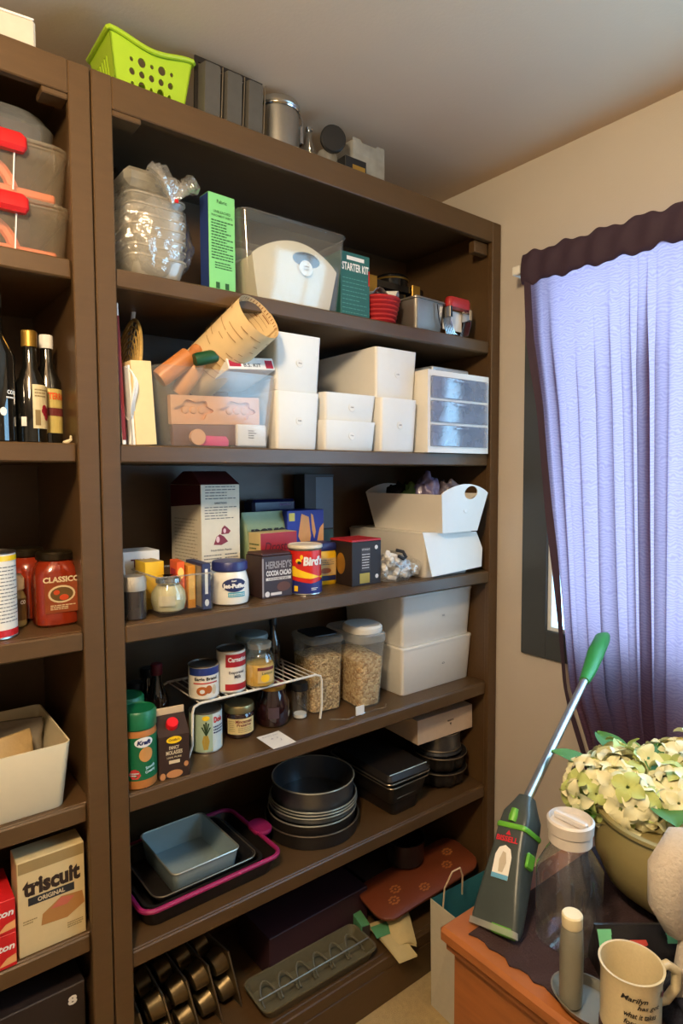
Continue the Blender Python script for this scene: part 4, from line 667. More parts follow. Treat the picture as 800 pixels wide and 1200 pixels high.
# ================================================================ LEFT UNIT
g = 'red latched carriers'
fog = clear('carrier_plastic', (252, 250, 244), .22, .10, hazec=(240, 226, 200)); pch = M('peach_insert', (226, 122, 88), .5)
for z, l in ((T1, 'lower clear carrier with red latch and coral insert'), (T1+.109, 'upper clear carrier with red latch stacked on another')):
    b = thing('clear_carrier', l, 'food carrier', (-.225, .165, z), group=g); m = MB(); m.tub(.37, .27, .385, .285, .095, .03, .003, rim=.003, thin=True); m.build('body', fog, b); m = MB(); m.loft([rrect(.385, .285, .032, .0955), rrect(.392, .292, .034, .098), rrect(.392, .292, .034, .104), rrect(.375, .275, .03, .108)]); m.build('lid', fog, b)
    m = MB(); m.loft([rrect(.16, .012, .006, .070, cx=.03, cy=-.152), rrect(.17, .018, .008, .078, cx=.03, cy=-.154), rrect(.17, .018, .008, .096, cx=.03, cy=-.153), rrect(.155, .010, .005, .104, cx=.03, cy=-.152)]); m.build('latch', RED, b)
    MB().tube([(-.02+.06*math.cos(t)+.06, -.10, .010+.062*math.sin(t)) for t in [math.pi*i/12 for i in range(13)]], .011, 8).build('arched_insert', pch, b); MB().box(.02, .17, -.12, -.09, .006, .022, .003).build('base_insert', pch, b); MB().tube([(.095, -.147, .075), (.092, -.140, .006)], .0015, 5).build('latch_wire', PAPERW, b); MB().box(-.14, .04, -.06, .06, .006, .06, .01).build('cakes', M('pale_sponge', (226, 196, 130), .8), b)
b = thing('domed_container', 'smoky domed container with dark contents on the stacked carriers', 'container', (-.235, .165, T1+.2185)); m = MB(); m.loft([rrect(.36, .26, .03, 0), rrect(.37, .27, .04, .03), rrect(.35, .25, .06, .055), rrect(.27, .17, .06, .072)]); m.build('dome', clear('smoky_dome', (206, 200, 186), .2, .1), b); MB().loft([rrect(.33, .23, .03, .003), rrect(.33, .23, .03, .034), rrect(.25, .15, .03, .045)]).build('contents', M('dark_plum', (58, 30, 32), .5, var=.3, sc_=20), b)
dk = M('green_black_glass', (18, 18, 16), .06, coat=1)
b = bottle('vinegar_bottle', 'dark bottle with gold foil cap and grape label', -.103, .082, T2, [(.026, 0), (.029, .004), (.029, .115), (.014, .150), (.012, .190)], dk, GOLD, (.1905, .222), .0145)
fr = CY(.0292, 0, 10); Art(fr).rect(-.008, .036, .030, .115).build('label', M('ivory_label', (216, 206, 170), .6), b); a = Art(fr, 2); [a.ell(.020+.006*math.cos(k*2.4)*(k % 3), .066+.007*math.sin(k*2.4)*(k % 3), .006, .006) for k in range(9)]; a.build('grape_picture', M('grape_print', (150, 24, 50), .5), b); a = Art(fr, 2); a.lines(-.004, .028, .09, .108, 3, 3, .4); a.build('lettering', M('olive_print', (140, 120, 80), .6), b); Art(fr, 2).rect(-.004, .006, .036, .066).build('barcode', M('olive_print', (140, 120, 80), .6), b); Art(CY(.0292, 0, -38)).rect(-.005, .005, .034, .052).build('small_sticker', PAPERW, b)
b = bottle('vinegar_bottle', 'dark bottle with white cap and tan label behind the gold-capped one', -.062, .125, T2, [(.024, 0), (.027, .004), (.027, .13), (.013, .165), (.011, .198)], dk, PAPERW, (.1985, .226), .0135)
fr = CY(.0273, 0, 2); Art(fr).rect(-.03, .034, .025, .115).build('label', M('straw_label', (206, 186, 110), .6), b); Art(fr, 2).rect(-.03, .034, .060, .076).build('maroon_band', M('maroon_ink', (110, 40, 40), .6), b); Art(fr, 2).text('TERRA', .012, .10, .036, .014, .04).build('lettering', M('orange_card', (226, 92, 34), .55), b)
b = bottle('wine_bottle', 'tall black wine bottle beside the gold-capped bottle', -.168, .07, T2, [(.033, 0), (.036, .004), (.036, .165), (.016, .21), (.0145, .255)], dk, M('foil_grey', (70, 66, 56), .4, .5), (.2555, .285), .016); a = Art(CY(.0362, 0, 6)); a.text('con', .022, .095, .02, .008).lines(.01, .032, .082, .088, 1, 2, .5).ell(.004, .058, .006, .008); a.build('lettering', PAPERW, b)
b = thing('pale_chip', 'small pale broken chip lying on the bottle shelf by the stile', 'chip', (-.052, .02, T2)); m = MB(); m.tube([(-.008, 0, .002), (0, .002, .004), (.006, 0, .008), (.006, 0, .016)], [.003, .004, .003, .002], 6); m.build('chip', CREAM, b)
def sauce_jar(label, x, y, rz=0):
    b = thing('sauce_jar', label, 'jar', (x, y, T3), rz, 'tomato sauce jars'); tm = M('tomato_sauce', (132, 40, 16), .18, var=.2, sc_=40, coat=1)
    MB().loft([rrect(.072, .072, .024, 0, 5), rrect(.084, .084, .026, .006, 5), rrect(.086, .086, .027, .105, 5), rrect(.080, .080, .034, .122, 5), rrect(.064, .064, .0315, .134, 5)]).build('jar', tm, b); MB().lathe([(.034, .1345), (.036, .137), (.036, .148), (.033, .152), (.02, .1515)], 32).build('lid', M('dark_gold_lid', (60, 50, 34), .3, .8), b)
    f_ = F(0, -.043, 0); Art(f_).rect(-.030, .034, .030, .095).build('label', M('rust_label', (136, 60, 20), .55), b); a = Art(f_, 2); a.text('CLASSICO', .002, .098, .070, .012, .04); a.build('maker_lettering', M('cream_print', (214, 196, 160), .5), b); Art(f_, 2).ell(.002, .068, .026, .018).build('bowl_rim_picture', M('cream_print', (214, 196, 160), .5), b); Art(f_, 3).ell(.002, .068, .022, .0145).build('bowl_picture', M('stew_print', (96, 70, 30), .6), b); a = Art(f_, 4); a.ell(.006, .061, .009, .006).ell(-.008, .072, .006, .005); a.build('tomato_picture', M('tomato_print', (196, 70, 30), .5), b); a = Art(f_, 2); a.lines(-.02, .028, .036, .047, 3, 3, .5); a.build('lettering', M('cream_print', (214, 196, 160), .5), b)
sauce_jar('red tomato sauce jar at the front with its dish label showing', -.0635, .105); sauce_jar('red tomato sauce jar tucked behind the front one', -.098, .205, 40)
for x, y, l in ((-.136, .125, 'small jar of pale capers beside the white tin'), (-.122, .21, 'small pale jar behind the caper jar')):
    b = thing('caper_jar', l, 'jar', (x, y, T3)); MB().lathe([(.018, 0), (.021, .004), (.021, .06), (.015, .075)], 24).build('jar', M('pale_green_pickle', (150, 136, 90), .2, var=.3, sc_=50, coat=1), b); MB().lathe([(.016, .0755), (.018, .078), (.018, .098), (.012, .108)], 20).build('lid', CREAM, b); a = Art(CY(.0212, 0, 15)); a.rect(-.016, .016, .015, .06); a.build('label', M('stew_print', (96, 70, 30), .6), b); Art(CY(.0212, 0, 15), 2).text('CO', .006, .052, .012, .008, .04).build('lettering', PAPERW, b)
b = can('soup_can', 'tall white tin with red base stripe at the edge of the jar shelf', 'can', -.186, .062, T3, .042, .165, M('off_white_label', (226, 220, 206), .5)); fr = CY(.0421, 0, 25); Art(fr).rect(-.05, .05, .005, .018).build('red_band', RED, b); Art(fr).rect(-.05, .05, .148, .158).build('yellow_band', M('custard_yellow', (246, 200, 30), .4), b); a = Art(fr); a.lines(-.02, .035, .03, .14, 16, 3, .25); a.build('lettering', INKG, b)
b = thing('cream_tub', 'cream open bin with packets inside, above the cracker boxes', 'storage bin', (-.197, .137, .8525)); m = MB(); m.tub(.235, .24, .262, .265, .132, .014, .003); m.build('body', CREAM, b)
for k, (x, y, c, l, r) in enumerate(((-.155, .12, (190, 160, 110), 'crumpled tan paper bag in the cream bin', 20), (-.12, .2, (130, 120, 105), 'grey packet at the back of the cream bin', -15), (-.22, .10, (206, 140, 50), 'amber packet in the cream bin', 50))):
    b = thing('paper_packet', l, 'packet', (x, y, .8525+.0035), r); m = MB(); m.loft([rrect(.075, .05, .012, 0), rrect(.085, .055, .015, .03), rrect(.08, .045, .012, .085), rrect(.09, .02, .008, .108), rrect(.085, .006, .003, .126)]); m.build('packet', M('packet_%d' % k, c, .7, bump=.6, bsc=40), b, smooth=60)
b = thing('cracker_box', 'cream cracker box with dark title lettering beside the red boxes', 'box', (-.112, .012, .579)); MB().box(-.058, .0655, 0, .06, 0, .19, .001).build('carton', M('wheat_card', (206, 186, 140), .6), b)
f_ = F(0, 0, 0); Art(f_).text('triscuit', .004, .134, .106, .034, .05).build('title_lettering', M('deep_brown_ink', (44, 30, 26), .5), b); Art(f_).rect(-.04, .045, .098, .114).build('dark_band', M('deep_slate_ink', (34, 38, 44), .5), b); Art(f_, 2).text('ORIGINAL', .002, .106, .05, .009, .03).build('band_lettering', M('cream_print', (214, 196, 160), .5), b); Art(f_).poly([(-.018, .05), (.03, .046), (.064, .064), (.06, .09), (.02, .094), (-.015, .072)]).build('cracker_picture', M('cracker_print', (170, 120, 64), .6), b); Art(f_, 2).poly([(0, .076), (.03, .074), (.045, .086), (.02, .093)]).build('topping_picture', M('salmon_print', (190, 100, 80), .6), b); Art(f_).rect(-.056, .064, .166, .188).build('top_band', M('olive_band', (150, 128, 84), .6), b); a = Art(f_); a.lines(-.05, -.025, .062, .072, 2, 3, .5).lines(.03, .06, .022, .035, 3, 4, .5); a.build('fine_print', M('olive_print', (140, 120, 80), .6), b)
for k, l in ((0, 'lower red cracker box in the stacked pair'), (1, 'upper red cracker box in the stacked pair')):
    b = thing('cracker_box', l, 'box', (-.228, -.002, .579+.0665*k), group='stacked red boxes'); MB().box(-.09, .052, .004, .12, 0, .066, .001).build('carton', M('cracker_red', (196, 24, 30), .5), b); Art(F(0, .004, 0)).text('Carleton', .012, .042, .074, .014, .03, .2).build('lettering', PAPERW, b); Art(F(0, .004, 0)).poly([(.02, .006), (.051, .008), (.051, .024), (.035, .02)]).build('biscuit_picture', M('biscuit_print', (226, 164, 104), .6), b)
b = thing('dark_box', 'black carton with white numeral below the cracker boxes', 'box', (-.15, .02, .2)); MB().box(-.09, .10, 0, .2, 0, .27, .002).build('carton', M('near_black_card', (34, 23, 22), .6), b); Art(F(0, 0, 0)).text('8', .075, .24, .018, .02, .05).build('lettering', PAPERW, b)
# ================================================================ SHELF FIVE (T5)
b = thing('roasting_pan', 'dark roasting pan with magenta silicone rim on the fifth shelf', 'roasting pan', (.257, .168, T5), rz=1)
mag = M('magenta_silicone', (158, 32, 92), .5)
m = MB(); m.tub(.335, .25, .36, .278, .044, .03, .003); m.build('body', TINDARK, b)
rim = [Vector((p.x, p.y, .0475)) for p in rrect(.363, .281, .032, 0, 6)]; MB().tube(rim, .0058, 8, True).build('silicone_rim', mag, b)
for sx in (-1, 1):
    m = MB(); m.loft([rrect(.05, .07, .022, .041, cx=sx*.200), rrect(.054, .074, .024, .047, cx=sx*.200), rrect(.05, .07, .022, .053, cx=sx*.200)]); m.build('handle', mag, b)
for k, (w, d, z, l) in enumerate(((.30, .235, .0047, 'dark low tray nested in the magenta-rimmed pan'), (.262, .232, .024, 'black baking pan with worn pale rim below the grey-blue tin'))):
    b = thing('baking_pan', l, 'baking pan', (.245, .165, T5+z), rz=1); m = MB(); m.tub(w-.03, d-.03, w, d, .040 if k == 0 else .034, .025, .002, rim=.004 if k else .006); m.build('body', TINDARK, b)
    if k: MB().tube([Vector((p.x, p.y, .0345)) for p in rrect(w+.008, d+.008, .028, 0, 5)], .0018, 6, True).build('worn_rim', TINEDGE, b)
b = thing('square_tin', 'grey-blue square cake tin on top of the nested pans', 'cake tin', (.247, .165, T5+.0275), rz=1); gb_ = M('grey_blue_tin', (160, 180, 184), .42, .25, var=.12, sc_=12)
m = MB(); m.tub(.158, .190, .174, .210, .060, .014, .0015); m.build('body', gb_, b); MB().tube([Vector((p.x, p.y, .060)) for p in rrect(.176, .212, .016, 0, 5)], .0024, 6, True).build('rolled_rim', M('bright_tin_rim', (196, 196, 180), .35, .7), b)
def round_tin(label, x, y, z, r, h, edge=TINEDGE, body=None):
    b = thing('round_cake_tin', label, 'cake tin', (x, y, z), group='stack of round cake tins'); MB().lathe([(r-.004, 0), (r-.002, .002), (r, h), (r-.002, h), (r-.006, .003), (.01, .002)], 44).build('body', body or TINDARK, b)
    MB().tube(circ(r+.001, h, 44), .0022, 6, True).build('rolled_rim', edge, b)
bt = M('bright_tin_rim', (196, 196, 180), .35, .7); st = M('steel_tin', (112, 114, 118), .32, .8, var=.1)
round_tin('lowest wide black round cake tin in the stack', .625, .162, T5, .134, .040); round_tin('dark round tin with bright rim second in the stack', .628, .165, T5+.0035, .126, .058, bt)
round_tin('shallow grey round tin, lowest of the nested shallow trio', .632, .166, T5+.0625, .126, .018, bt, st); round_tin('shallow grey round tin in the middle of the nested trio', .634, .167, T5+.0665, .125, .021, bt, st); round_tin('shallow grey round tin on top of the nested trio', .635, .168, T5+.0705, .124, .024, bt, st)
round_tin('deep round tin crowning the stack', .636, .170, T5+.0735, .118, .070, bt, st)
for k, (w, d, h, z, l) in enumerate(((.125, .24, .062, 0, 'narrow dark loaf pan at the bottom of the oblong stack'), (.155, .27, .055, .048, 'wide dark loaf pan in the middle of the oblong stack'), (.165, .28, .030, .090, 'flat dark baking dish on the oblong stack'))):
    b = thing('loaf_pan', l, 'loaf pan', (.885-.004*k, .155, T5+z), rz=2-k, group='stacked oblong pans'); m = MB(); m.tub(w-.02, d-.02, w, d, h, .016, .002, rim=.006); m.build('body', TINDARK, b); MB().tube([Vector((p.x, p.y, h)) for p in rrect(w+.012, d+.012, .022, 0, 5)], .0018, 6, True).build('worn_rim', TINEDGE, b)
b = thing('baking_sheet', 'flat dark baking sheet lying face down on the oblong stack', 'baking sheet', (.882, .155, T5+.1225), rz=-1); m = MB(); m.loft([rrect(.172, .285, .018, 0), rrect(.172, .285, .018, .003), rrect(.150, .262, .014, .016)]); m.build('sheet', TINDARK, b); MB().tube([(-.074, -.130, .0172), (.074, -.130, .0172)], .0016, 6).build('worn_edge', bt, b)
def bundt(label, z):
    b = thing('bundt_pan', label, 'bundt pan', (1.112, .115, z), group='fluted pans'); rings = []
    for r, zz in ((.055, 0), (.072, .012), (.078, .035), (.080, .052)): rings.append([Vector((r*(1+.06*math.cos(10*t))*math.cos(t), r*(1+.06*math.cos(10*t))*math.sin(t), zz)) for t in [2*math.pi*i/60 for i in range(60)]])
    rings += [circ(.086, .054, 60), circ(.086, .057, 60), circ(.072, .055, 60), circ(.05, .012, 60), circ(.03, .02, 60), circ(.02, .055, 60), circ(.012, .056, 60)]
    MB().loft(rings, True, False).build('body', TINDARK, b, smooth=50); MB().tube(circ(.0865, .056, 60), .0018, 6, True).build('worn_rim', TINEDGE, b)
bundt('fluted dark bundt pan at the bottom beside the oblong stack', T5); bundt('fluted dark bundt pan nested above the lower one', T5+.050)
b = thing('springform_pan', 'dark springform pan sitting on the fluted bundt pans', 'springform pan', (1.112, .125, T5+.1085)); MB().lathe([(.078, 0), (.078, .004), (.073, .005), (.073, .066), (.0715, .066), (.071, .006), (.01, .0055)], 44).build('body', st, b)
for z in (.014, .066): MB().tube(circ(.0745, z, 44), .002, 6, True).build('band', TINEDGE, b)
b = thing('flat_carton', 'beige flat carton with small stamp lying across the springform pan', 'box', (1.075, .055, T5+.1775), rz=-4, rot=(0, R(-1.0), R(-4))); MB().box(-.118, .118, 0, .17, 0, .078, .001).build('carton', M('beige_card', (206, 182, 158), .7), b); a = Art(F(.02, 0, .04)); a.text('MAISON', 0, .008, .026, .006, .04).poly([(-.004, .0), (.004, .0), (.001, -.010)]); a.build('lettering', INK, b)
# ================================================================ BOTTOM SHELF (T0)
brs = M('bronze_nonstick', (116, 100, 72), .38, .8, var=.15, sc_=20)
def muffin(label, x, y, lean, rz):
    b = thing('muffin_tin', label, 'muffin tin', (x, y, T0), rot=(0, R(lean), R(rz)), group='muffin tins filed on edge'); w, h = .26, .178
    cups = [(-.082+.082*i, .048+.082*j) for i in range(3) for j in range(2)]
    MB().plate([(-w/2, .002), (w/2, .002), (w/2, h), (-w/2, h)], [hole(cx, cz, .034, 20) for cx, cz in cups], lambda u, v, e: (e, u, v), .0015).build('tray', brs, b, smooth=30)
    MB().tube([(.001, -w/2, .003), (.001, w/2, .003), (.001, w/2, h), (.001, -w/2, h)], .0022, 6, True).build('rolled_edge', TINEDGE, b)
    pc = None
    for cx, cz in cups:
        if pc is None: m = MB().lathe([(.034, 0), (.027, .032), (.024, .034)], 24, False, True); m.xf(Matrix.Rotation(R(-90), 4, 'Y')); pc = m.build('cup', brs, b); o = pc
        else: o = pc.copy(); col.objects.link(o); o.parent = b
        o.location = (0, cx, cz)
for k in range(5): muffin(('muffin tin standing on edge furthest from the ribbed tray', 'muffin tin standing on edge, fourth from the ribbed tray', 'muffin tin in the middle of the row standing on edge', 'muffin tin standing on edge, second from the ribbed tray', 'muffin tin standing on edge next to the ribbed tray')[k], .118+.054*k, .175+.012*k, -13, 3*k-4)
b = thing('ribbed_tray', 'long dark tray with curved ribs at the front of the bottom shelf', 'tray', (.555, .062, T0), rz=-1); tr_ = M('olive_grey_plastic', (112, 106, 84), .35, .2, var=.12)
m = MB(); m.tub(.34, .10, .365, .118, .036, .02, .002, rim=.004); m.build('body', tr_, b)
for k in range(6):
    x = -.14+.056*k; MB().tube([(x+.024*math.cos(t), -.02+.05*math.sin(t), .010+.026*math.sin(t)) for t in [math.pi*i/10 for i in range(11)]], .003, 6).build('rib', tr_, b)
MB().tube([(-.18, -.02, .040), (.18, -.02, .040)], .0022, 6).build('bar', TINEDGE, b)
b = thing('flat_box', 'dark plum carton lying behind the ribbed tray', 'box', (.66, .128, T0), rz=1); MB().box(-.205, .15, 0, .17, 0, .115, .002).build('carton', M('plum_card', (58, 32, 40), .55, var=.2, sc_=12), b)
b = thing('storage_box', 'low dark box under the rust-coloured board', 'box', (.99, .10, T0)); MB().box(-.155, .18, 0, .20, 0, .098, .002).build('carton', M('umber_card', (52, 36, 30), .6), b)
b = thing('rust_board', 'rust-brown board with pale embossed flowers leaning over the low box', 'board', (.978, .075, T0+.088), rot=(R(7), R(-5), R(-3)))
rs = M('rust_lacquer', (112, 54, 30), .4, var=.15, sc_=15); m = MB(); m.loft([rrect(.40, .15, .045, .012), rrect(.41, .16, .05, .016), rrect(.41, .16, .05, .022), rrect(.40, .15, .045, .025)]); m.build('board', rs, b)
for x, y in ((-.13, -.03), (.14, .02), (-.02, -.045), (-.10, .0), (.10, -.02)):
    a = Art(FT(x, y, .025)); [a.ell(.014*math.cos(t), .012*math.sin(t), .006, .0035, 10, 1) for t in [k*math.pi/4 for k in range(8)]]; a.ell(0, 0, .004, .004, 8, 1); a.build('embossed_flower', M('worn_gold_emboss', (176, 112, 60), .5, .3), b)
b = thing('black_pot', 'black cooking pot standing on the rust-brown board', 'pot', (.985, .15, T0+.122)); MB().lathe([(.050, 0), (.062, .006), (.066, .075), (.068, .078), (.063, .078), (.058, .008), (.01, .006)], 36).build('body', M('enamel_black', (30, 26, 26), .25), b); MB().tube([(.066, 0, .06), (.085, .0, .066), (.088, .0, .05), (.066, 0, .046)], .004, 8).build('handle', BLACKP, b)
sand = M('sand_paper_bag', (196, 176, 124), .8, var=.1, bump=.3, bsc=60)
b = thing('paper_packet', 'folded tan paper packet poking up by the gift bag', 'packet', (.842, .022, T0), rz=-25); m = MB(); m.grid(lambda u, v: ((u-.5)*.07, -.055+.095*v, .012+.055*math.sin(1.2*v)+.012*math.sin(3*u)), 8, 10); m.grid(lambda u, v: ((u-.5)*.07, -.055+.095*v, .004+.048*math.sin(1.2*v)+.012*math.sin(3*u)), 8, 10); m.build('packet', sand, b)
b = thing('paper_packet', 'tan paper packet with green band drooping over the bottom shelf edge', 'packet', (.782, .0, T0), rz=-12); m = MB(); m.grid(lambda u, v: ((u-.5)*.06+.03*(1-v), -.055+.13*v, .006+.035*math.sin(1.4*v)), 8, 10); m.grid(lambda u, v: ((u-.5)*.06+.03*(1-v), -.055+.13*v, .002+.028*math.sin(1.4*v)), 8, 10); m.build('packet', sand, b); m = MB(); m.grid(lambda u, v: ((u-.5)*.061, .02+.04*v, .0085+.035*math.sin(1.4*(.58+.3*v))), 6, 4); m.build('green_band', M('mint_band', (86, 150, 104), .6), b)
b = thing('green_book', 'thin green-edged booklet beside the tan packets', 'booklet', (.772, .15, T0), rz=-14); MB().box(-.014, .014, -.08, .04, 0, .05, .001).build('cover', M('mint_band', (86, 150, 104), .6), b); MB().box(-.011, .0145, -.0805, .0405, .004, .046).build('pages', M('dark_pages', (60, 52, 44), .8), b)
# gift bag on the floor
b = thing('gift_bag', 'paper gift bag with teal lining and cord handle on the carpet', 'gift bag', (1.0, -.18, 0), rz=-3); cbg = M('pale_grey_bag_paper', (196, 190, 172), .7, bump=.3, bsc=25); tl_ = M('teal_paper', (44, 110, 118), .6)
wb, db, hh = .30, .15, .315
MB().plate([(-db/2, 0), (db/2, 0), (db/2+.004, hh), (0, hh-.02), (-db/2-.004, hh)], [], lambda u, v, e: (-wb/2+.02*math.sin(math.pi*(.5-abs(u)/db))*v/hh+e, u, v), .001).build('side_gusset', cbg, b, smooth=0); MB().box(wb/2-.001, wb/2, -db/2, db/2, 0, hh).build('side_gusset', cbg, b)
MB().box(-wb/2, wb/2, -db/2-.001, -db/2, 0, hh-.03).build('front_panel', cbg, b); MB().box(-wb/2, wb/2, db/2, db/2+.001, 0, hh).build('rear_panel', tl_, b); MB().box(-wb/2+.002, wb/2-.002, -db/2+.002, db/2-.002, .001, .003).build('bottom', tl_, b)
m = MB(); m.grid(lambda u, v: (-wb/2+wb*u, -db/2-.004+.10*v+.02*u, hh-.02-.03*v-.03*(1-u)*v), 6, 6); m.grid(lambda u, v: (-wb/2+wb*u, -db/2-.004+.10*v+.02*u, hh-.021-.03*v-.03*(1-u)*v), 6, 6); m.build('folded_flap', tl_, b)
MB().tube([(-.13, .05, hh-.02), (-.13, .045, hh+.04), (-.11, .035, hh+.085), (-.085, .03, hh+.09), (-.07, .035, hh+.06), (-.055, .05, hh-.01)], .0024, 8).build('cord_handle', M('cream_cord', (214, 190, 158), .7), b)
# ================================================================ CHEST BY THE WINDOW
CZ = .77
ow = M('orange_stained_wood', (146, 86, 42), .42, var=.35, sc_=12, stretch=(1, 1, 7), bump=.06)
b = thing('wooden_chest', 'orange stained wooden chest with moulded top under the window', 'chest', (0, 0, 0)); cx0, cx1, cy0, cy1 = .343, 1.115, -1.5, -.60
MB().box(cx0, cx1, cy0, cy1, CZ-.026, CZ, .006).build('top_board', ow, b); MB().box(cx0+.008, cx1-.008, cy0+.008, cy1-.008, CZ-.040, CZ-.0265, .003).build('moulding', ow, b); MB().box(cx0+.018, cx1-.018, cy0+.018, cy1-.018, .05, CZ-.0405, .002).build('carcass', ow, b)
MB().box(cx0+.03, cx1-.03, cy0+.03, cy1-.03, 0, .0498).build('plinth', ow, b)
dkc = M('dark_maroon_cloth', (50, 30, 32), .9, var=.2, sc_=90, bump=.5, bsc=300)
b = thing('table_runner', 'dark maroon cloth with ragged scalloped edge lying on the chest', 'cloth', (0, 0, CZ)); rg = random.Random(5)
out = [(cx0+.020+.006*abs(math.sin(i*1.05))+rg.uniform(0, .004), -.645-.0135*i) for i in range(60)]; out = [(x, y) for x, y in out if y > cy0+.03]; out += [(cx1-.02, cy0+.03)]+[(cx1-.02, -.64)]; 
MB().plate(out, [], lambda u, v, e: (u, v, .0005+e), .0022).build('cloth', dkc, b, smooth=20)
RZ7 = CZ+.003
# carpet-cleaner hand tool
A = Vector((.398, -.672, RZ7+.006)); Bt = Vector((.515, -.636, .905)); d = (Bt-A).normalized(); q = Vector((0, 0, 1)).rotation_difference(d); L = (Bt-A).length
b = thing('carpet_cleaner_wand', 'slate grey carpet-cleaner tool with green trim and steel tube', 'cleaning tool', A); 
slate = M('slate_plastic', (58, 66, 66), .38, var=.05); lg = M('lime_trim', (92, 160, 48), .4)
# local frame: z along the body, x across, y thickness (front faces -y)
zx = d; xx = Vector((-.10, -1, 0)); xx = (xx-zx*xx.dot(zx)).normalized(); yy = zx.cross(xx); RM = Matrix((xx, yy, zx)).transposed(); b.rotation_euler = RM.to_euler()
def sec(w, t, z, yo=0): return rrect(w, t, .008, z, 3, 0, yo)
m = MB(); m.loft([sec(.086, .020, 0), sec(.088, .026, .012), sec(.074, .040, .06), sec(.060, .050, .115), sec(.056, .054, .15)]); m.build('nozzle_body', slate, b, smooth=50)
m = MB(); m.loft([sec(.059, .056, .1505), sec(.060, .058, .153), sec(.060, .058, .157), sec(.058, .056, .159)]); m.build('green_band', lg, b)
m = MB(); m.loft([sec(.056, .052, .1595), sec(.052, .05, .18), sec(.036, .036, .20), sec(.026, .026, .215)]); m.build('collar', slate, b, smooth=50)
m = MB(); m.loft([sec(.014, .012, .162, -.026), sec(.016, .014, .170, -.026), sec(.012, .010, .184, -.026)]); m.build('release_button', lg, b); MB().box(-.004, .038, -.012, .008, -.004, .012, .003).build('green_foot', lg, b); MB().box(.030, .036, -.012, .012, .10, .125, .003).build('side_button', lg, b)
m = MB(); m.loft([sec(.092, .012, -.003, -.006), sec(.090, .014, .006, -.008)]); m.build('clear_lip', clear('milky_lid', (222, 222, 216), .5, .2), b)
def tf(u, v, e=0):   # on the sloping front of the nozzle
    t = v; th = .020+(.054-.020)*min(1, t/.15); return (u, -th/2-.0045*math.sin(math.pi*min(1, t/.15))-e-.0006, t)
Art(tf, 1).poly([(-.016, .070), (.016, .070), (.016, .105), (.011, .117), (0, .122), (-.011, .117), (-.016, .105)]).build('white_sticker', PAPERW, b); Art(tf, 2).rect(-.016, .016, .070, .077).build('blue_stripe', M('sky_print', (96, 160, 200), .5), b); Art(tf, 2).poly([(-.004, .080), (.004, .080), (.008, .095), (.004, .110), (-.002, .112), (-.006, .098)]).build('pet_picture', M('taupe_print', (186, 176, 160), .6), b)
Art(tf, 1).text('BISSELL', 0, .132, .042, .009, .03).build('maker_lettering', M('brand_red', (200, 30, 50), .5), b); Art(tf, 1).poly([(-.005, .139), (.005, .139), (0, .147)]).build('emblem', M('brand_red', (200, 30, 50), .5), b)
inv = (Matrix.Translation(A) @ RM.to_4x4()).inverted(); P0 = A+d*.21; P1 = Vector((1.075, -.475, 1.108)); 
def W2(p): return inv @ Vector(p)
g0 = P0.lerp(P1, .66); m = MB(); m.tube([W2(P0), W2(P0.lerp(P1, .2)), W2(g0)], .0085, 14); m.build('steel_tube', STEEL, b)
m = MB(); m.tube([W2(P0.lerp(P1, .655)), W2(P0.lerp(P1, .72)), W2(P0.lerp(P1, .82)+Vector((0, 0, .01))), W2(P0.lerp(P1, .93)+Vector((0, 0, .012))), W2(P1)], [.011, .015, .019, .018, .010], 14); m.build('green_grip', M('handle_green', (46, 140, 62), .4), b)
# carafe
b = thing('glass_carafe', 'tall clear glass carafe with white lid standing on the chest', 'carafe', (.484, -.749, RZ7)); m = MB(); m.loft([rrect(.082, .082, .026, 0, 5), rrect(.090, .090, .03, .004, 5), rrect(.090, .090, .03, .115, 5), rrect(.070, .070, .034, .142, 5), rrect(.062, .062, .0309, .150, 5), rrect(.062, .062, .0309, .158, 5)], True, False); m.build('glass', clear('clear_glass', (232, 238, 236), .04, .03), b)
MB().lathe([(.031, .1585), (.033, .160), (.033, .176), (.035, .178), (.036, .194), (.033, .197), (.031, .188), (.01, .187)], 32).build('lid', M('grey_white_lid', (206, 198, 190), .4), b); MB().box(-.005, .005, -.028, .028, .1875, .198, .002).build('lid_grip', M('grey_white_lid', (206, 198, 190), .4), b)
# planter
b = thing('hydrangea_planter', 'large olive metal planter of cream hydrangea flowers on the chest', 'planter', (.715, -.815, RZ7)); om = M('olive_bronze_pot', (150, 136, 88), .45, .15, var=.22, sc_=7)
MB().lathe([(.060, 0), (.080, .004), (.118, .035), (.136, .075), (.138, .11), (.131, .145), (.138, .150), (.138, .156), (.128, .156), (.125, .135), (.01, .13)], 52).build('pot', om, b, smooth=50)
pm = M('cream_petal', (232, 226, 184), .7, var=.14, sc_=40); pm2 = M('pale_green_petal', (186, 196, 116), .7, var=.16, sc_=40); lf = M('leaf_green', (70, 120, 46), .6, var=.2); 
fl = MB()
for k in range(4):
    a = k*math.pi/2; bb = len(fl.v); fl.grid(lambda u, v: (lambda w: ((u-.5)*w*.021, .002+.021*v, .004*math.sin(math.pi*v)+.003*abs(u-.5)*2-.004*v*v))(math.sin(math.pi*min(.97, v*.86+.12))**.7), 4, 4); fl.xf(Matrix.Rotation(a, 4, 'Z'), bb)
fm = None; rg = random.Random(9)
heads = ((-.066, .118, .168, .050), (-.050, .056, .166, .052), (.006, .012, .172, .054), (.034, .130, .160, .048), (.076, .082, .170, .052), (.12, .045, .178, .055), (.09, -.012, .178, .055), (-.02, .10, .180, .046), (.03, -.07, .175, .052))
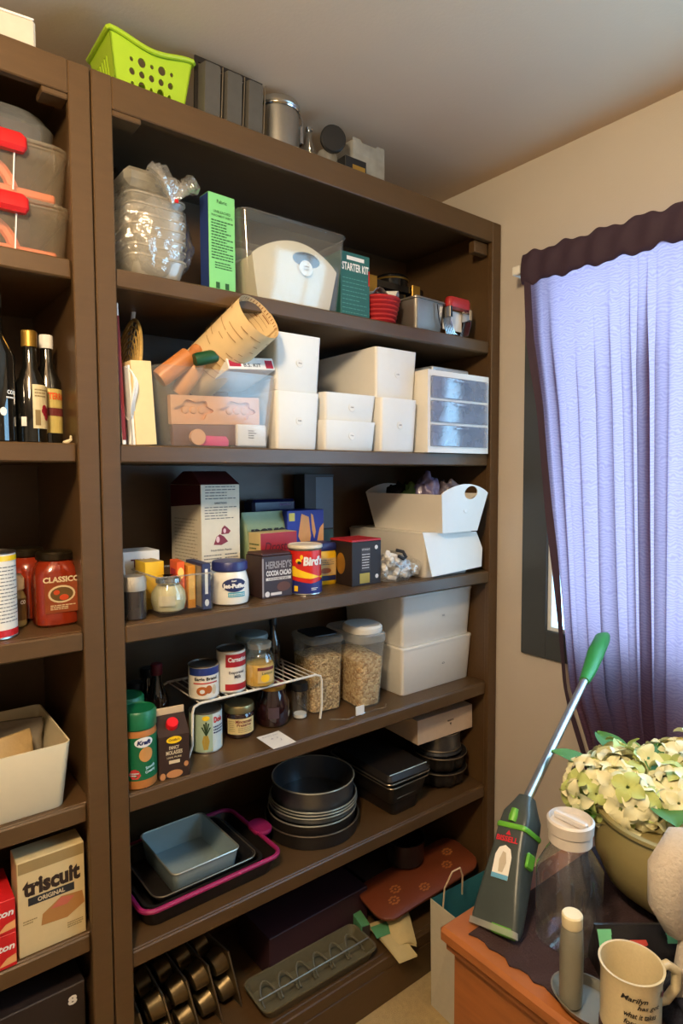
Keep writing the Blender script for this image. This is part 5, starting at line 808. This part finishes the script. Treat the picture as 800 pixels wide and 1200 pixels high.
for hi, (hx, hy, hz, hr) in enumerate(heads):
    hd_ = MB().lathe([(.004, -.8*hr), (.5*hr, -.45*hr), (.62*hr, 0), (.45*hr, .5*hr), (.01, .7*hr)], 14).build('flower_head', pm2, b, loc=(hx, hy, hz))
    nf = 36
    for k in range(nf):
        z = 1-2*(k+.5)/nf; t = 2.39996*k
        nrm = Vector((math.sqrt(1-z*z)*math.cos(t), math.sqrt(1-z*z)*math.sin(t), z))
        if fm is None: o = fl.build('floret', pm, hd_, smooth=60); fm = o.data; fm2 = fm.copy(); fm2.materials[0] = pm2
        else: o = bpy.data.objects.new('floret', fm2 if rg.random() < .16 else fm); col.objects.link(o); o.parent = hd_
        o.location = nrm*hr*rg.uniform(.66, 1.12); o.rotation_euler = (Vector((0, 0, 1)).rotation_difference((nrm+Vector((rg.uniform(-.4, .4), rg.uniform(-.4, .4), rg.uniform(-.3, .3)))).normalized())).to_euler(); s = rg.uniform(.9, 1.5); o.scale = (s, s, s)
leaf = MB(); leaf.grid(lambda u, v: ((u-.5)*.055*math.sin(math.pi*min(.98, v*.92+.06))**.8, .09*v, .012*math.sin(2.2*v)+.01*abs(u-.5)), 6, 8); lm = None
for x, y, z, rz_, rx_ in ((-.10, .10, .142, 70, -12), (-.03, .13, .185, 30, 8), (.05, .12, .185, -20, 8), (.02, .05, .19, -70, 12), (-.03, .02, .168, 130, 0), (.06, .0, .2, 170, 0), (.06, .10, .17, 10, 5)):
    if lm is None: o = leaf.build('leaf', lf, b, smooth=60); lm = o.data
    else: o = bpy.data.objects.new('leaf', lm); col.objects.link(o); o.parent = b
    o.location = (x, y, z); o.rotation_euler = (R(rx_), 0, R(rz_))
for hx, hy, hz, hr in heads: MB().tube([(hx*.5, hy*.5, .128), (hx*.85, hy*.85, hz-hr*.9), (hx, hy, hz-.5*hr)], .003, 6).build('stem', lf, b)
# little tray, tube, mug
b = thing('oval_tray', 'small grey oval metal tray at the chest edge', 'tray', (.388, -.842, RZ7)); gm_ = M('grey_enamel', (120, 116, 104), .35, .4); m = MB(); m.loft([[Vector((p.x*1.0, p.y*1.35, p.z)) for p in circ(r, z, 36)] for r, z in ((.030, 0), (.034, .002), (.041, .014), (.039, .014), (.032, .004), (.005, .003))]); m.build('body', gm_, b)
b = thing('lotion_bottle', 'slim grey bottle with cream screw cap standing in the oval tray', 'bottle', (.370, -.824, RZ7+.0045)); MB().lathe([(.013, 0), (.0155, .003), (.016, .08), (.0145, .108), (.012, .112)], 28).build('body', M('satin_grey', (128, 126, 114), .4, .3), b); MB().lathe([(.0135, .1125), (.014, .114), (.014, .128), (.0125, .130)], 28).build('cap', M('cream_cap', (218, 206, 172), .5), b)
b = thing('mug', 'cream mug with handwritten black lettering at the chest edge', 'mug', (.390, -.8975, RZ7+.016), rz=0); cm_ = M('speckled_cream_glaze', (206, 190, 152), .3, var=.1, sc_=300, coat=.3)
MB().lathe([(.034, 0), (.037, .003), (.0372, .07), (.040, .083), (.0405, .085), (.0375, .085), (.0345, .07), (.034, .006), (.005, .005)], 44).build('body', cm_, b); MB().tube([(.034, -.014, .066), (.052, -.022, .070), (.066, -.028, .058), (.066, -.028, .034), (.052, -.022, .020), (.034, -.014, .020)], [.0055, .006, .0065, .0065, .006, .0055], 12).build('handle', cm_, b)
a = Art(CY(.0374, 0, -44), 2); a.text('Marilyn', -.008, .063, .032, .009, .02, .25, -4).text('has got', .010, .053, .030, .0075, .02, .25, -4).text('what it takes', .0, .043, .040, .0075, .02, .25, -4).text('forever', -.006, .033, .028, .007, .02, .25, -4); a.build('handwriting', INK, b); Art(CY(.0374, 0, 0), 2).ell(.006, .064, .004, .004).build('heart', M('maroon_ink', (110, 40, 40), .6), b)
b = thing('coaster', 'round dark coaster under the cream mug', 'coaster', (.390, -.8975, RZ7)); MB().lathe([(.036, 0), (.038, .002), (.038, .0145), (.036, .0155)], 32).build('disc', dkc, b)
# candy packet
b = thing('candy_packet', 'mint green and black candy packet with red picture behind the mug', 'packet', (.512, -.845, RZ7), rz=-38); m = MB(); m.loft([rrect(.13, .050, .006, 0, 3), rrect(.128, .060, .01, .012, 3), rrect(.125, .045, .01, .040, 3), rrect(.13, .012, .004, .058, 3), rrect(.13, .004, .001, .066, 3)]); m.build('packet', M('black_film', (28, 26, 28), .3, bump=.6, bsc=40), b, smooth=60)
def pf(u, v, e=0): t = v/.066; return (u, -(.030*(1-t)**.8+.002)-e-.0025, v)
a = Art(pf, 1); [a.rect(.036+.002*math.sin(k), .0635, .003+.006*k, .0092+.006*k) for k in range(10)]; a.build('mint_end_panel', M('mint_film', (112, 190, 140), .35), b); a = Art(pf, 1); [a.rect(-.0635, -.052+.001*k, .003+.006*k, .0092+.006*k) for k in range(10)]; a.build('mint_side_panel', M('mint_film', (112, 190, 140), .35), b); m = MB(); m.grid(lambda u, v: (.060+.03*u, .02*math.sin(3*v)-.005, .020+.046*v+.012*u), 4, 6); m.grid(lambda u, v: (.060+.03*u, .02*math.sin(3*v)-.004, .020+.046*v+.012*u), 4, 6); m.build('torn_flap', M('mint_film', (112, 190, 140), .35), b); a = Art(pf, 3); [a.poly([(-.02, .022+.006*k), (.008, .022+.006*k), (.006, .028+.006*k), (-.018, .028+.006*k)]) for k in range(5)]; a.build('red_picture', M('candy_red_print', (190, 70, 60), .4), b); a = Art(pf, 3); [a.rect(.012+.002*abs(k-2), .032-.002*abs(k-2), .012+.006*k, .0182+.006*k) for k in range(5)]; a.build('pale_mint_picture', M('pale_mint_print', (150, 186, 160), .5), b)
# navy cloth and grey soft toy
b = thing('navy_cloth', 'dark navy cloth heaped at the side of the mug', 'cloth', (.525, -.965, RZ7)); bm = bmesh.new(); bmesh.ops.create_icosphere(bm, subdivisions=4, radius=1)
for v in bm.verts: p = v.co.copy(); s = 1+noise.noise(p*2.4)*.22+abs(noise.noise(p*4.5))*.12; v.co = Vector((p.x*.085*s, p.y*.075*s, max(0, p.z*.038*s+.010)))
me = bpy.data.meshes.new('cloth'); bm.to_mesh(me); bm.free(); me.polygons.foreach_set('use_smooth', [True]*len(me.polygons)); me.materials.append(M('navy_fabric', (24, 26, 42), .85, var=.2, bump=.3, bsc=200)); o = bpy.data.objects.new('cloth', me); col.objects.link(o); o.parent = b
gc = M('pale_grey_plush', (188, 178, 166), .95, var=.08, sc_=50, bump=.5, bsc=160)
b = thing('plush_toy', 'pale grey plush piece with two floppy ears on the navy cloth', 'soft toy', (.535, -.955, RZ7+.03))
m = MB(); m.tube([(.035, -.03, .02), (.035, -.03, .06), (.035, -.02, .11), (.03, .0, .15)], [.05, .058, .05, .03], 18); m.build('body', gc, b, smooth=60)
def ear(pts, rad): m = MB(); m.tube(pts, rad, 16); m.v = [Vector((p.x, p.y, p.z)) for p in m.v]; return m.build('ear', gc, b, smooth=60)
ear([(.03, .0, .15), (.0, .025, .185), (-.035, .045, .19), (-.06, .05, .165), (-.062, .05, .12), (-.045, .045, .08), (-.035, .04, .06)], [.02, .027, .028, .028, .026, .018, .006]); ear([(.03, -.0, .13), (.0, .015, .115), (-.028, .02, .075), (-.048, .025, .03), (-.062, .03, -.006), (-.066, .032, -.012)], [.022, .027, .026, .020, .011, .004])
# ---------------------------------------------------------------- print belongs to the part it is printed on
PRINT = ('lettering', '_print', 'print', '_picture', '_band', '_stripe', 'stripe', 'handwriting', 'barcode', '_oval', '_badge', 'badge', 'emblem', '_emblem', '_panel_print', 'fine_print', '_highlight', '_swoosh', '_base', '_mark', '_patch', 'white_oval', 'label_print', 'dark_band', 'top_band', 'embossed_flower')
MAIN = ('label', 'carton', 'jar', 'body', 'packet', 'bag', 'glass', 'sheet', 'board', 'nozzle_body')
for root in [o for o in bpy.data.objects if o.parent is None and o.type == 'EMPTY' and 'category' in o]:
    kids = list(root.children); stem = lambda o: o.name.split('.')[0]
    main = next((k for nm in MAIN for k in kids if stem(k) == nm and k.location.length < 1e-6 and k.rotation_euler.x == k.rotation_euler.y == k.rotation_euler.z == 0), None)
    if not main: continue
    mv = [k for k in kids if k is not main and any(stem(k).endswith(s) for s in PRINT) and not k.children and stem(k) not in ('green_band', 'lid_band') and k.location.length < 1e-6]
    if len(kids)-len(mv) < 2: continue
    for k in mv: k.parent = main
